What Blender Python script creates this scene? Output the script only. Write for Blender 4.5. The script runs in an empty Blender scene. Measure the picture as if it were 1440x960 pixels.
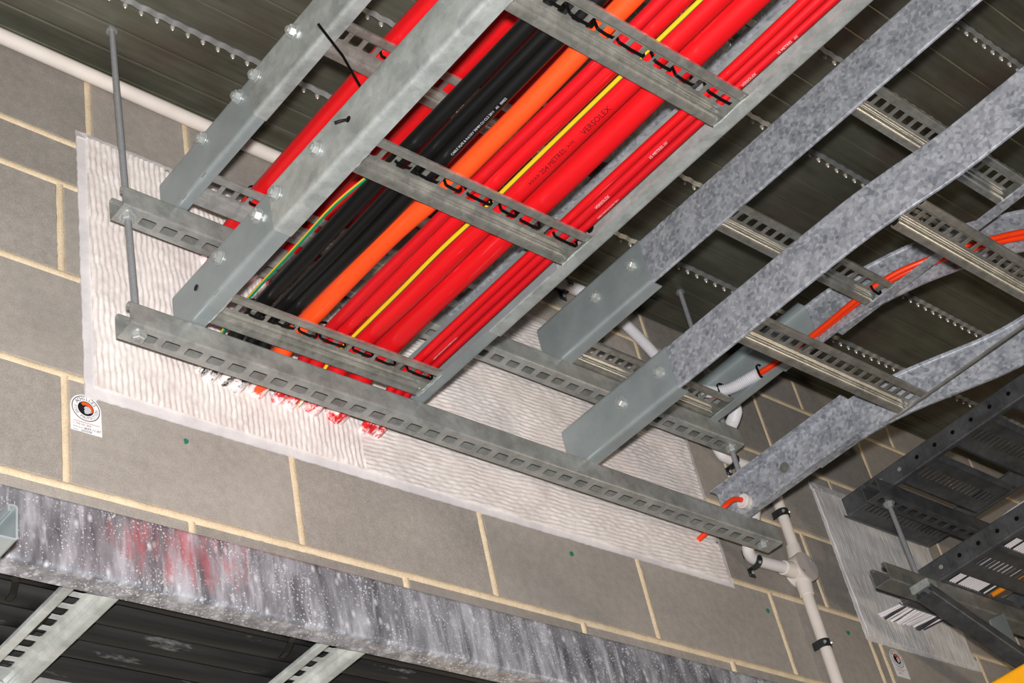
import bpy, math, random
from mathutils import Vector, Matrix
random.seed(7)
scn = bpy.context.scene
C = scn.collection

# ------------------------------------------------------------------ camera, world, flash, exposure
RIGHT = Vector((0.74394917, -0.63997955, -0.19226493))
DOWN = Vector((0.29390606, 0.57176714, -0.76596447))
FWD = Vector((0.60013237, 0.5133308, 0.61345956))
CAM = Vector((-0.918379, -1.639627, -1.313673))
cam_data = bpy.data.cameras.new('camera')
cam_data.sensor_width = 36.0
cam_data.lens = 2222.417 * 36 / 1440
cam_data.clip_start = 0.02
cam = bpy.data.objects.new('camera', cam_data)
C.objects.link(cam)
UPV = -DOWN
cam.matrix_world = Matrix(((RIGHT.x, UPV.x, -FWD.x, CAM.x), (RIGHT.y, UPV.y, -FWD.y, CAM.y),
                           (RIGHT.z, UPV.z, -FWD.z, CAM.z), (0, 0, 0, 1)))
scn.camera = cam

world = bpy.data.worlds.new('world')
scn.world = world
world.use_nodes = True
bg = world.node_tree.nodes['Background']
bg.inputs[0].default_value = (0.9, 0.95, 1.0, 1)
bg.inputs[1].default_value = 0.026

flash_data = bpy.data.lights.new('camera_flash', 'AREA')     # the flash gun on the camera's hot shoe
flash_data.shape = 'RECTANGLE'
flash_data.size = 0.07
flash_data.size_y = 0.045
flash_data.energy = 92
flash_data.color = (1.0, 0.965, 0.945)
flash = bpy.data.objects.new('camera_flash', flash_data)
C.objects.link(flash)
fm = cam.matrix_world.copy()
fm.translation = CAM + UPV * 0.095 + RIGHT * -0.01 + FWD * 0.02
flash.matrix_world = fm

lamp_data = bpy.data.lights.new('site_work_lamp', 'POINT')     # warm site lamp standing further along the room, out of frame
lamp_data.energy = 54
lamp_data.color = (1.0, 0.80, 0.58)
lamp_data.shadow_soft_size = 0.09
lamp = bpy.data.objects.new('site_work_lamp', lamp_data)
C.objects.link(lamp)
lamp.location = (3.3, -2.4, -1.25)

vs = scn.view_settings
vs.view_transform = 'Standard'
vs.look = 'None'
vs.exposure = 0.0
vs.gamma = 1.0
vs.use_curve_mapping = False

# ------------------------------------------------------------------ helpers
def lin(c):
    def f(v):
        v /= 255.0
        return v / 12.92 if v <= 0.04045 else ((v + 0.055) / 1.055) ** 2.4
    return tuple(f(v) for v in c)

def catmull(pts, sub=6):
    pts = [Vector(p) for p in pts]
    if len(pts) < 3:
        return pts
    out = []
    ext = [pts[0] * 2 - pts[1]] + pts + [pts[-1] * 2 - pts[-2]]
    for i in range(1, len(ext) - 2):
        a, b, c, d = ext[i - 1], ext[i], ext[i + 1], ext[i + 2]
        for s in range(sub):
            t = s / sub
            out.append(0.5 * ((2 * b) + (c - a) * t + (2 * a - 5 * b + 4 * c - d) * t * t + (3 * b - a - 3 * c + d) * t ** 3))
    out.append(pts[-1])
    return out

def fillet(pts, r, seg=3):
    """round the corners of a 2D polyline"""
    out = [pts[0]]
    for i in range(1, len(pts) - 1):
        p0, p1, p2 = Vector(pts[i - 1]), Vector(pts[i]), Vector(pts[i + 1])
        a, b = (p0 - p1), (p2 - p1)
        rr = min(r, a.length * 0.45, b.length * 0.45)
        a.normalize(); b.normalize()
        if a.dot(b) < -0.995:
            out.append((p1.x, p1.y))
            continue
        s, e = p1 + a * rr, p1 + b * rr
        for k in range(seg + 1):
            t = k / seg
            q = s * (1 - t) ** 2 + p1 * (2 * t * (1 - t)) + e * t * t
            out.append((q.x, q.y))
    out.append(pts[-1])
    res = [out[0]]                      # support points keep the flats flat under smooth shading
    for p, q in zip(out, out[1:]):
        d = math.hypot(q[0] - p[0], q[1] - p[1])
        if d > 0.003:
            g = min(0.0009, d * 0.25) / d
            res.append((p[0] + (q[0] - p[0]) * g, p[1] + (q[1] - p[1]) * g))
            res.append((p[0] + (q[0] - p[0]) * (1 - g), p[1] + (q[1] - p[1]) * (1 - g)))
        res.append(q)
    return res

class MB:
    """collects shapes and links them as one mesh object"""
    def __init__(self):
        self.v, self.f = [], []
    def add(self, vs_, fs):
        o = len(self.v)
        self.v += [tuple(p) for p in vs_]
        self.f += [tuple(i + o for i in f) for f in fs]
        return self
    def box(self, a, b, bev=0.0):
        x0, y0, z0 = [min(a[i], b[i]) for i in range(3)]
        x1, y1, z1 = [max(a[i], b[i]) for i in range(3)]
        if bev <= 0:
            return self.add([(x0, y0, z0), (x1, y0, z0), (x1, y1, z0), (x0, y1, z0), (x0, y0, z1), (x1, y0, z1), (x1, y1, z1), (x0, y1, z1)],
                            [(0, 3, 2, 1), (4, 5, 6, 7), (0, 1, 5, 4), (1, 2, 6, 5), (2, 3, 7, 6), (3, 0, 4, 7)])
        c = bev
        V, F = [], []
        def ring(z, d):
            s = len(V)
            V.extend([(x0 + d + c, y0 + d, z), (x1 - d - c, y0 + d, z), (x1 - d, y0 + d + c, z), (x1 - d, y1 - d - c, z),
                      (x1 - d - c, y1 - d, z), (x0 + d + c, y1 - d, z), (x0 + d, y1 - d - c, z), (x0 + d, y0 + d + c, z)])
            return s
        r = [ring(z0, c), ring(z0 + c, 0), ring(z1 - c, 0), ring(z1, c)]
        for k in range(3):
            for i in range(8):
                j = (i + 1) % 8
                F.append((r[k] + i, r[k] + j, r[k + 1] + j, r[k + 1] + i))
        F.append(tuple(r[0] + i for i in reversed(range(8))))
        F.append(tuple(r[3] + i for i in range(8)))
        return self.add(V, F)
    def prism(self, poly, axis_o, U, V_, N, t):
        """polygon (2D) extruded along N by t"""
        axis_o, U, V_, N = Vector(axis_o), Vector(U), Vector(V_), Vector(N)
        n = len(poly)
        vs_ = [axis_o + U * p[0] + V_ * p[1] for p in poly] + [axis_o + U * p[0] + V_ * p[1] + N * t for p in poly]
        fs = [tuple(reversed(range(n))), tuple(range(n, 2 * n))]
        fs += [(i, (i + 1) % n, n + (i + 1) % n, n + i) for i in range(n)]
        return self.add(vs_, fs)
    def tube(self, path, r, seg=12, cap=True, flat=None, up=None):
        """round (or flat = (w, h) ribbon) bar along a path; r may be a list"""
        path = [Vector(p) for p in path]
        n = len(path)
        rs = r if isinstance(r, (list, tuple)) else [r] * n
        ref = Vector(up) if up else Vector((0, 0, 1))
        base = len(self.v)
        t0 = (path[1] - path[0]).normalized()
        if abs(t0.dot(ref)) > 0.95:
            ref = Vector((1, 0, 0))
        a = (ref - t0 * ref.dot(t0)).normalized()
        for i, p in enumerate(path):
            t = (path[min(i + 1, n - 1)] - path[max(i - 1, 0)]).normalized()
            a = (a - t * a.dot(t)).normalized()
            b = t.cross(a)
            if flat:
                w, h = flat
                for sx, sy in ((-1, -1), (1, -1), (1, 1), (-1, 1)):
                    self.v.append(tuple(p + b * (w / 2 * sx) + a * (h / 2 * sy)))
            else:
                for k in range(seg):
                    q = 2 * math.pi * k / seg
                    self.v.append(tuple(p + (a * math.cos(q) + b * math.sin(q)) * rs[i]))
        m = 4 if flat else seg
        for i in range(n - 1):
            for k in range(m):
                k2 = (k + 1) % m
                self.f.append((base + i * m + k, base + i * m + k2, base + (i + 1) * m + k2, base + (i + 1) * m + k))
        if cap:
            self.f.append(tuple(base + k for k in reversed(range(m))))
            self.f.append(tuple(base + (n - 1) * m + k for k in range(m)))
        return self
    def sheet(self, prof, t, stations, holes=None, chamfer=0.0):
        """folded sheet metal: 2D profile of thickness t swept over stations (origin, U, V);
        holes(i, k) -> True where the strip between profile points i, i+1 is cut away between stations k, k+1"""
        P = [Vector(p) for p in prof]
        n = len(P)
        nor = []
        for i in range(n):
            d1 = (P[i] - P[i - 1]).normalized() if i > 0 else None
            d2 = (P[i + 1] - P[i]).normalized() if i < n - 1 else None
            d1 = d1 or d2; d2 = d2 or d1
            n1, n2 = Vector((-d1.y, d1.x)), Vector((-d2.y, d2.x))
            m = (n1 + n2).normalized()
            nor.append(m / max(0.4, m.dot(n1)))
        O = [P[i] + nor[i] * (t / 2) for i in range(n)]
        I = [P[i] - nor[i] * (t / 2) for i in range(n)]
        base = len(self.v)
        K = len(stations)
        for (o, U, V_) in stations:
            for q in O: self.v.append(tuple(o + U * q.x + V_ * q.y))
            for q in I: self.v.append(tuple(o + U * q.x + V_ * q.y))
        def vo(i, k): return base + k * 2 * n + i
        def vi(i, k): return base + k * 2 * n + n + i
        def gone(i, k):
            if i < 0 or k < 0 or i >= n - 1 or k >= K - 1: return True
            return bool(holes and holes(i, k))
        F = self.f
        for k in range(K - 1):
            for i in range(n - 1):
                if gone(i, k):
                    if chamfer > 0 and holes and holes(i, k):
                        cs = [(i, k, i + 1, k, i, k + 1), (i + 1, k, i + 1, k + 1, i, k), (i + 1, k + 1, i, k + 1, i + 1, k), (i, k + 1, i, k, i + 1, k + 1)]
                        for (ai, ak, bi, bk, ci, ck) in cs:
                            if holes(i - 1 if ai == i else i + 1, k): continue
                            tri = []
                            for vf in (vo, vi):
                                A, B, D = Vector(self.v[vf(ai, ak)]), Vector(self.v[vf(bi, bk)]), Vector(self.v[vf(ci, ck)])
                                s = len(self.v)
                                ca, cd = min(chamfer, (B - A).length), min(chamfer, (D - A).length)
                                self.v += [tuple(A), tuple(A + (B - A).normalized() * ca), tuple(A + (D - A).normalized() * cd)]
                                tri.append(s)
                            F.append((tri[0], tri[0] + 2, tri[0] + 1)); F.append((tri[1], tri[1] + 1, tri[1] + 2))
                            F.append((tri[0] + 1, tri[0] + 2, tri[1] + 2, tri[1] + 1))
                    continue
                F.append((vo(i, k), vo(i, k + 1), vo(i + 1, k + 1), vo(i + 1, k)))
                F.append((vi(i, k), vi(i + 1, k), vi(i + 1, k + 1), vi(i, k + 1)))
                if gone(i - 1, k): F.append((vo(i, k), vi(i, k), vi(i, k + 1), vo(i, k + 1)))
                if gone(i + 1, k): F.append((vo(i + 1, k), vo(i + 1, k + 1), vi(i + 1, k + 1), vi(i + 1, k)))
                if gone(i, k - 1): F.append((vo(i, k), vo(i + 1, k), vi(i + 1, k), vi(i, k)))
                if gone(i, k + 1): F.append((vo(i, k + 1), vi(i, k + 1), vi(i + 1, k + 1), vo(i + 1, k + 1)))
        return self
    def build(self, name, material, parent=None, smooth=None, fix=True):
        me = bpy.data.meshes.new(name)
        lo = Vector((0, 0, 0))
        if self.v and parent is None:
            xs = list(zip(*self.v))
            lo = Vector(((min(xs[0]) + max(xs[0])) / 2, (min(xs[1]) + max(xs[1])) / 2, min(xs[2])))
        elif parent is not None:
            lo = WORLD_AT[parent.name]
        me.from_pydata([(p[0] - lo.x, p[1] - lo.y, p[2] - lo.z) for p in self.v], [], self.f)
        if fix:
            import bmesh
            bm = bmesh.new(); bm.from_mesh(me)
            bmesh.ops.recalc_face_normals(bm, faces=bm.faces)
            bm.to_mesh(me); bm.free()
        if smooth:
            me.shade_smooth()
            me.set_sharp_from_angle(angle=math.radians(smooth))
        me.materials.append(material)
        ob = bpy.data.objects.new(name, me)
        C.objects.link(ob)
        if parent is None:
            ob.location = lo
            WORLD_AT[ob.name] = lo
        else:
            ob.parent = parent
            WORLD_AT[ob.name] = lo       # part meshes share their thing's origin
        return ob

WORLD_AT = {}
def tag(o, label=None, cat=None, group=None, kind=None):
    if label: o['label'] = label
    if cat: o['category'] = cat
    if group: o['group'] = group
    if kind: o['kind'] = kind
    return o
def thing(name, loc, label, cat, group=None):
    o = bpy.data.objects.new(name, None)
    o.empty_display_size = 0.05
    C.objects.link(o)
    o.location = loc
    WORLD_AT[o.name] = Vector(loc)
    return tag(o, label, cat, group)
def copy_part(src, parent, offset):
    """another object on the same mesh, moved by offset (src must be a child of a thing at the same origin rules)"""
    o = src.copy()
    C.objects.link(o)
    o.parent = parent
    base = WORLD_AT[src.name] + Vector(src.location) if src.parent else Vector(src.location)
    WORLD_AT[o.name] = WORLD_AT[parent.name]
    o.location = WORLD_AT[src.name] + Vector(offset) - WORLD_AT[parent.name]
    return o
X, Y, Z = Vector((1, 0, 0)), Vector((0, 1, 0)), Vector((0, 0, 1))

# ------------------------------------------------------------------ materials
class NT:
    def __init__(self, name):
        self.m = bpy.data.materials.new(name)
        self.m.use_nodes = True
        self.t = self.m.node_tree
        self.p = self.t.nodes['Principled BSDF']
    def n(self, typ, **kw):
        nd = self.t.nodes.new(typ)
        for k, v in kw.items():
            if hasattr(nd, k): setattr(nd, k, v)
        return nd
    def link(self, a, b): self.t.links.new(a, b)
    def pos(self, scale=(1, 1, 1)):
        g = self.n('ShaderNodeNewGeometry')
        mp = self.n('ShaderNodeMapping')
        mp.inputs['Scale'].default_value = scale
        self.link(g.outputs['Position'], mp.inputs['Vector'])
        return mp.outputs['Vector']
    def noise(self, vec, scale, detail=4, rough=0.55):
        nd = self.n('ShaderNodeTexNoise')
        nd.inputs['Scale'].default_value = scale
        nd.inputs['Detail'].default_value = detail
        nd.inputs['Roughness'].default_value = rough
        self.link(vec, nd.inputs['Vector'])
        return nd.outputs['Fac']
    def voro(self, vec, scale, feature='F1'):
        nd = self.n('ShaderNodeTexVoronoi', feature=feature)
        nd.inputs['Scale'].default_value = scale
        self.link(vec, nd.inputs['Vector'])
        return nd
    def ramp(self, fac, stops):
        r = self.n('ShaderNodeValToRGB')
        e = r.color_ramp.elements
        while len(e) < len(stops): e.new(0.5)
        for el, (p_, c) in zip(e, stops):
            el.position = p_
            el.color = (c[0], c[1], c[2], 1) if not isinstance(c, (int, float)) else (c, c, c, 1)
        self.link(fac, r.inputs['Fac'])
        return r.outputs['Color']
    def mix(self, fac, a, b, blend='MIX'):
        m = self.n('ShaderNodeMix', data_type='RGBA', blend_type=blend)
        for sock, v in ((m.inputs[0], fac), (m.inputs[6], a), (m.inputs[7], b)):
            if hasattr(v, 'is_linked') or hasattr(v, 'links'): self.link(v, sock)
            elif isinstance(v, (int, float)): sock.default_value = v
            else: sock.default_value = (v[0], v[1], v[2], 1)
        return m.outputs[2]
    def math(self, op, a, b):
        m = self.n('ShaderNodeMath', operation=op)
        for sock, v in ((m.inputs[0], a), (m.inputs[1], b)):
            if isinstance(v, (int, float)): sock.default_value = v
            else: self.link(v, sock)
        return m.outputs[0]
    def bump(self, h, strength=0.2, dist=0.002):
        b = self.n('ShaderNodeBump')
        b.inputs['Strength'].default_value = strength
        b.inputs['Distance'].default_value = dist
        self.link(h, b.inputs['Height'])
        self.link(b.outputs['Normal'], self.p.inputs['Normal'])
    def set(self, color=None, rough=None, metal=None, spec=None):
        for key, v in (('Base Color', color), ('Roughness', rough), ('Metallic', metal), ('Specular IOR Level', spec)):
            if v is None: continue
            s = self.p.inputs[key]
            if isinstance(v, (int, float)): s.default_value = v
            elif isinstance(v, tuple): s.default_value = (v[0], v[1], v[2], 1)
            else: self.link(v, s)
        return self.m

def plain(name, rgb, rough=0.5, metal=0.0, spec=0.5, var=0.12, scale=40):
    m = NT(name)
    c = lin(rgb)
    n = m.noise(m.pos(), scale)
    col = m.ramp(n, [(0.3, tuple(v * (1 - var) for v in c)), (0.7, tuple(min(1, v * (1 + var)) for v in c))])
    return m.set(col, rough, metal, spec)

def galv(name, dark, light, rough=0.42, metal=0.55, spangle=0.35, cell=95, blot=14, dirt=None, stretch=(1, 1, 1), coat=0.35):
    m = NT(name)
    P = m.pos(stretch)
    v = m.voro(P, cell)
    sp = m.n('ShaderNodeSeparateColor')
    m.link(v.outputs['Color'], sp.inputs[0])
    n1 = m.noise(P, blot, 6, 0.6)
    n2 = m.noise(P, 160, 3, 0.6)
    f = m.math('ADD', m.math('MULTIPLY', sp.outputs[0], spangle), m.math('MULTIPLY', n1, 1 - spangle))
    f = m.math('ADD', m.math('MULTIPLY', f, 0.85), m.math('MULTIPLY', n2, 0.15))
    col = m.ramp(f, [(0.28, lin(dark)), (0.68, lin(light))])
    if dirt:
        d = m.ramp(m.noise(P, 9, 5, 0.7), [(0.5, 0.0), (0.72, 0.6)])
        col = m.mix(d, col, lin(dirt))
    r = m.math('ADD', m.math('MULTIPLY', f, 0.25), rough - 0.12)
    m.bump(m.noise(P, 45, 3), 0.05, 0.001)
    m.p.inputs['Coat Weight'].default_value = coat
    m.p.inputs['Coat Roughness'].default_value = 0.22
    return m.set(col, r, metal)

M = {}
M['galv_a'] = galv('galvanised_grey', (142, 148, 146), (200, 206, 204), 0.42, 0.4, 0.12, 70, 18)
M['galv_smooth'] = galv('galvanised_smooth', (140, 150, 152), (166, 176, 178), 0.44, 0.35, 0.04, 60, 9)
M['galv_spangle'] = galv('galvanised_spangle', (122, 127, 136), (196, 200, 208), 0.48, 0.35, 0.30, 150, 30)
M['galv_strut'] = galv('galvanised_strut', (132, 134, 132), (184, 186, 182), 0.42, 0.4, 0.12, 80, 22)
M['galv_rung'] = galv('galvanised_rung', (140, 140, 134), (196, 196, 188), 0.36, 0.7, 0.15, 90, 25, coat=0.7)
M['galv_dull'] = galv('galvanised_dull', (104, 104, 100), (146, 146, 140), 0.5, 0.35, 0.1, 80, 16, coat=0.15)
M['tray_dark'] = galv('galvanised_dark_tray', (66, 68, 70), (108, 110, 112), 0.45, 0.4, 0.1, 80, 18, coat=0.2)
M['bolt'] = plain('zinc_bolt', (178, 182, 180), 0.33, 0.45, 0.5, 0.1, 90)
M['rod'] = plain('threaded_rod_zinc', (150, 152, 156), 0.45, 0.25, 0.5, 0.1, 200)

def splashed():
    """near rail: galvanised with white droplets, runs and a red rubbed patch"""
    m = NT('galvanised_spattered')
    P = m.pos()
    Ps = m.pos((1, 1, 0.22))
    n1 = m.noise(Ps, 38, 6, 0.65)
    col = m.ramp(n1, [(0.32, lin((84, 85, 91))), (0.5, lin((136, 137, 143))), (0.68, lin((188, 190, 198)))])
    dr = m.voro(P, 230)
    dn = m.noise(P, 22, 3)
    thr = m.math('MULTIPLY', m.ramp(dn, [(0.35, 0.10), (0.7, 0.40)]), 1.0)
    soft = m.math('SUBTRACT', 1.0, m.math('DIVIDE', dr.outputs['Distance'], m.math('ADD', thr, 0.02)))
    big = m.voro(m.pos((1, 1, 0.55)), 62)
    soft2 = m.math('SUBTRACT', 0.25, big.outputs['Distance'])
    drops = m.ramp(m.math('MAXIMUM', soft, m.math('MULTIPLY', soft2, 2.2)), [(0.0, 0.0), (0.55, 0.75)])
    col = m.mix(drops, col, lin((240, 242, 248)))
    spk = m.ramp(m.noise(m.pos((1, 1, 0.7)), 330, 3, 0.6), [(0.60, 0.0), (0.70, 0.8)])
    spk = m.math('MULTIPLY', spk, m.ramp(m.noise(P, 16, 4, 0.6), [(0.42, 0.1), (0.6, 1.0)]))
    col = m.mix(spk, col, lin((236, 238, 244)))
    runs_ = m.ramp(m.noise(m.pos((1, 1, 0.10)), 75, 5, 0.6), [(0.56, 0.0), (0.70, 0.55)])
    col = m.mix(runs_, col, lin((222, 222, 230)))
    # rubbed red primer, a stain with a shape of its own on the left of the rail
    g = m.n('ShaderNodeNewGeometry'); s = m.n('ShaderNodeSeparateXYZ')
    m.link(g.outputs['Position'], s.inputs[0])
    dx = m.math('MULTIPLY', m.math('SUBTRACT', s.outputs[0], 0.005), 8.5)
    dz = m.math('MULTIPLY', m.math('SUBTRACT', s.outputs[2], -0.275), 19)
    rad = m.math('ADD', m.math('MULTIPLY', dx, dx), m.math('MULTIPLY', dz, dz))
    rn = m.math('ADD', rad, m.math('MULTIPLY', m.math('SUBTRACT', m.noise(Ps, 70, 5, 0.7), 0.42), 4.5))
    msk = m.ramp(rn, [(0.0, 0.5), (1.1, 0.0)])
    col = m.mix(msk, col, lin((190, 50, 60)))
    m.bump(n1, 0.10, 0.001)
    m.p.inputs['Coat Weight'].default_value = 0.4
    m.p.inputs['Coat Roughness'].default_value = 0.2
    return m.set(col, 0.4, 0.4)
M['spattered'] = splashed()

def block_mat():
    m = NT('concrete_block')
    P = m.pos()
    n1 = m.noise(P, 5, 4); n2 = m.noise(P, 420, 3, 0.7); n3 = m.noise(P, 60, 4)
    oi = m.n('ShaderNodeObjectInfo')
    a = m.math('ADD', m.math('MULTIPLY', n1, 0.25), m.math('MULTIPLY', n2, 0.42))
    a = m.math('ADD', a, m.math('MULTIPLY', n3, 0.2))
    a = m.math('ADD', a, m.math('MULTIPLY', oi.outputs['Random'], 0.15))
    col = m.ramp(a, [(0.3, lin((120, 115, 109))), (0.5, lin((152, 146, 139))), (0.7, lin((182, 175, 167)))])
    m.bump(n2, 0.35, 0.001)
    return m.set(col, 0.9, 0, 0.3)
M['block'] = block_mat()
def mortar_mat():
    m = NT('sand_mortar')
    P = m.pos()
    n = m.math('ADD', m.math('MULTIPLY', m.noise(P, 300, 4, 0.7), 0.6), m.math('MULTIPLY', m.noise(P, 18, 3), 0.4))
    col = m.ramp(n, [(0.3, lin((196, 176, 146))), (0.7, lin((238, 220, 190)))])
    m.bump(n, 0.6, 0.003)
    return m.set(col, 0.95, 0, 0.2)
M['mortar'] = mortar_mat()
def deck_mat():
    m = NT('metal_deck')
    P = m.pos((0.5, 1, 1))
    n1 = m.noise(P, 7, 5, 0.6); n2 = m.noise(m.pos((0.08, 1, 1)), 60, 3)
    a = m.math('ADD', m.math('MULTIPLY', n1, 0.6), m.math('MULTIPLY', n2, 0.4))
    col = m.ramp(a, [(0.35, lin((98, 99, 86))), (0.65, lin((142, 143, 128)))])
    r = m.ramp(m.noise(m.pos(), 3.2, 3), [(0.5, 0.0), (0.68, 0.55)])
    col = m.mix(r, col, lin((112, 84, 76)))
    m.bump(n1, 0.05, 0.002)
    return m.set(col, 0.45, 0.74)
M['deck'] = deck_mat()
M['deck_edge'] = plain('deck_edge', (150, 152, 150), 0.4, 0.5, 0.5, 0.1, 60)
M['nub'] = plain('deck_crimp', (222, 216, 206), 0.25, 0.5, 0.5, 0.1, 60)
def foam_mat(name, lo, hi, sc):
    m = NT(name)
    P = m.pos()
    n = m.math('ADD', m.math('MULTIPLY', m.noise(P, sc, 4), 0.5), m.math('MULTIPLY', m.noise(P, 8, 3), 0.5))
    col = m.ramp(n, [(0.35, lin(lo)), (0.65, lin(hi))])
    m.bump(m.noise(P, 140, 4), 0.3, 0.002)
    return m.set(col, 0.85, 0, 0.25)
M['seal'] = foam_mat('white_fire_batt', (218, 208, 204), (242, 236, 232), 60)
M['seal_edge'] = foam_mat('grey_white_sealant', (196, 192, 194), (224, 220, 220), 30)
def batt2():
    m = NT('fibrous_grey_batt')
    n = m.math('ADD', m.math('MULTIPLY', m.noise(m.pos((1, 1, 0.06)), 200, 4, 0.7), 0.65), m.math('MULTIPLY', m.noise(m.pos(), 8, 4), 0.35))
    col = m.ramp(n, [(0.32, lin((182, 180, 178))), (0.5, lin((212, 210, 208))), (0.68, lin((244, 242, 240)))])
    m.bump(n, 0.3, 0.002)
    return m.set(col, 0.9, 0, 0.2)
M['batt2'] = batt2()
M['pvc'] = plain('white_pvc', (226, 222, 222), 0.4, 0, 0.5, 0.04, 20)
M['pvc_warm'] = plain('warm_white_pvc', (222, 214, 206), 0.45, 0, 0.4, 0.05, 20)
M['pvc_lid'] = plain('grey_pvc_lid', (186, 178, 174), 0.5, 0, 0.4, 0.04, 30)
M['flex'] = plain('white_flex_conduit', (216, 216, 220), 0.45, 0, 0.4, 0.04, 20)
M['tie'] = plain('black_nylon', (8, 8, 8), 0.5, 0, 0.25, 0.2, 50)
M['paper'] = plain('white_sticker', (236, 236, 238), 0.5, 0, 0.4, 0.02, 30)
M['ink'] = plain('black_ink', (24, 24, 28), 0.6, 0, 0.3, 0.1, 30)
M['ink_soft'] = plain('washed_black_ink', (46, 8, 10), 0.6, 0, 0.3, 0.1, 30)
M['ink_grey'] = plain('grey_ink', (105, 105, 112), 0.6, 0, 0.3, 0.1, 30)
M['ink_red'] = plain('red_ink', (214, 84, 70), 0.6, 0, 0.3, 0.1, 30)
M['ink_white'] = plain('white_ink', (214, 190, 190), 0.6, 0, 0.3, 0.1, 30)
M['ink_orange'] = plain('orange_ink', (232, 92, 36), 0.6, 0, 0.3, 0.1, 30)
M['ink_silver'] = plain('pale_grey_ink', (196, 198, 206), 0.6, 0, 0.3, 0.1, 30)
M['yellow'] = plain('yellow_paint', (248, 170, 8), 0.4, 0, 0.5, 0.08, 30)
M['green_plug'] = plain('green_plastic', (40, 120, 100), 0.5, 0, 0.4, 0.15, 120)
M['clip_dark'] = plain('dark_zinc_clip', (72, 76, 76), 0.28, 0.7, 0.5, 0.2, 60)

def cable_mat(name, rgb, rough=0.38, paint=True, scuff=(255, 150, 150), amount=0.35, stripe=None):
    """glossy sheath with scuffs; firestop paint smeared on where the cable enters the seal on the wall"""
    m = NT(name)
    c = lin(rgb)
    P = m.pos((1, 0.06, 1))
    n = m.noise(P, 55, 5, 0.6)
    col = m.ramp(n, [(0.3, tuple(v * 0.86 for v in c)), (0.65, tuple(min(1, v * 1.08) for v in c))])
    sc = m.ramp(m.noise(m.pos((1, 0.035, 1)), 150, 5, 0.7), [(0.62, 0.0), (0.78, amount)])
    col = m.mix(sc, col, lin(scuff))
    if stripe:
        g = m.n('ShaderNodeNewGeometry'); s = m.n('ShaderNodeSeparateXYZ')
        m.link(g.outputs['Normal'], s.inputs[0])
        col = m.mix(m.math('GREATER_THAN', m.math('ADD', s.outputs[0], m.math('MULTIPLY', s.outputs[2], -0.55)), stripe[1]), col, lin(stripe[0]))
    rg = rough
    if paint:
        g = m.n('ShaderNodeNewGeometry'); s = m.n('ShaderNodeSeparateXYZ')
        m.link(g.outputs['Position'], s.inputs[0])
        near = m.math('MULTIPLY', m.math('ADD', s.outputs[1], 0.052), 20.0)
        msk = m.ramp(m.math('ADD', near, m.math('MULTIPLY', m.math('SUBTRACT', m.noise(m.pos((1, 0.6, 1)), 85, 4, 0.65), 0.50), 3.0)), [(0.35, 0.0), (0.75, 0.92)])
        col = m.mix(msk, col, lin((240, 232, 232)))
    return m.set(col, rg, 0, 0.45)
M['red'] = cable_mat('red_sheath', (208, 18, 25))
M['red_dark'] = cable_mat('dark_red_sheath', (196, 16, 26), 0.42, True, (230, 110, 120), 0.5)
M['orange'] = cable_mat('orange_sheath', (248, 78, 24), 0.5, True, (255, 140, 90), 0.5)
M['black'] = cable_mat('black_sheath', (15, 15, 15), 0.42, True, (60, 60, 60), 0.5)
M['earth'] = cable_mat('green_yellow_sheath', (238, 184, 24), 0.45, True, (250, 210, 80), 0.2, ((0, 130, 90), 0.62))
M['earth_b'] = cable_mat('green_yellow_sheath_turned', (224, 170, 30), 0.45, True, (250, 210, 80), 0.2, ((0, 130, 90), -0.4))
M['orange_thin'] = cable_mat('orange_red_sheath', (246, 62, 16), 0.35, False, (255, 150, 100), 0.2)
def dusty_black():
    m = NT('dusty_black_sheath')
    n = m.noise(m.pos((0.05, 1, 1)), 60, 5, 0.6)
    d = m.noise(m.pos((0.25, 1, 1)), 26, 6, 0.7)
    col = m.ramp(n, [(0.3, lin((14, 14, 14))), (0.7, lin((34, 34, 33)))])
    col = m.mix(m.ramp(d, [(0.60, 0.0), (0.74, 0.45)]), col, lin((150, 150, 150)))
    return m.set(col, 0.55, 0, 0.3)
M['dusty'] = dusty_black()
M['white_cable'] = plain('white_sheath', (226, 222, 224), 0.45, 0, 0.4, 0.05, 30)
M['grey_cable'] = plain('charcoal_sheath', (50, 50, 54), 0.45, 0, 0.4, 0.1, 30)
M['amber_cable'] = plain('amber_sheath', (236, 140, 20), 0.45, 0, 0.4, 0.08, 30)

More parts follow.
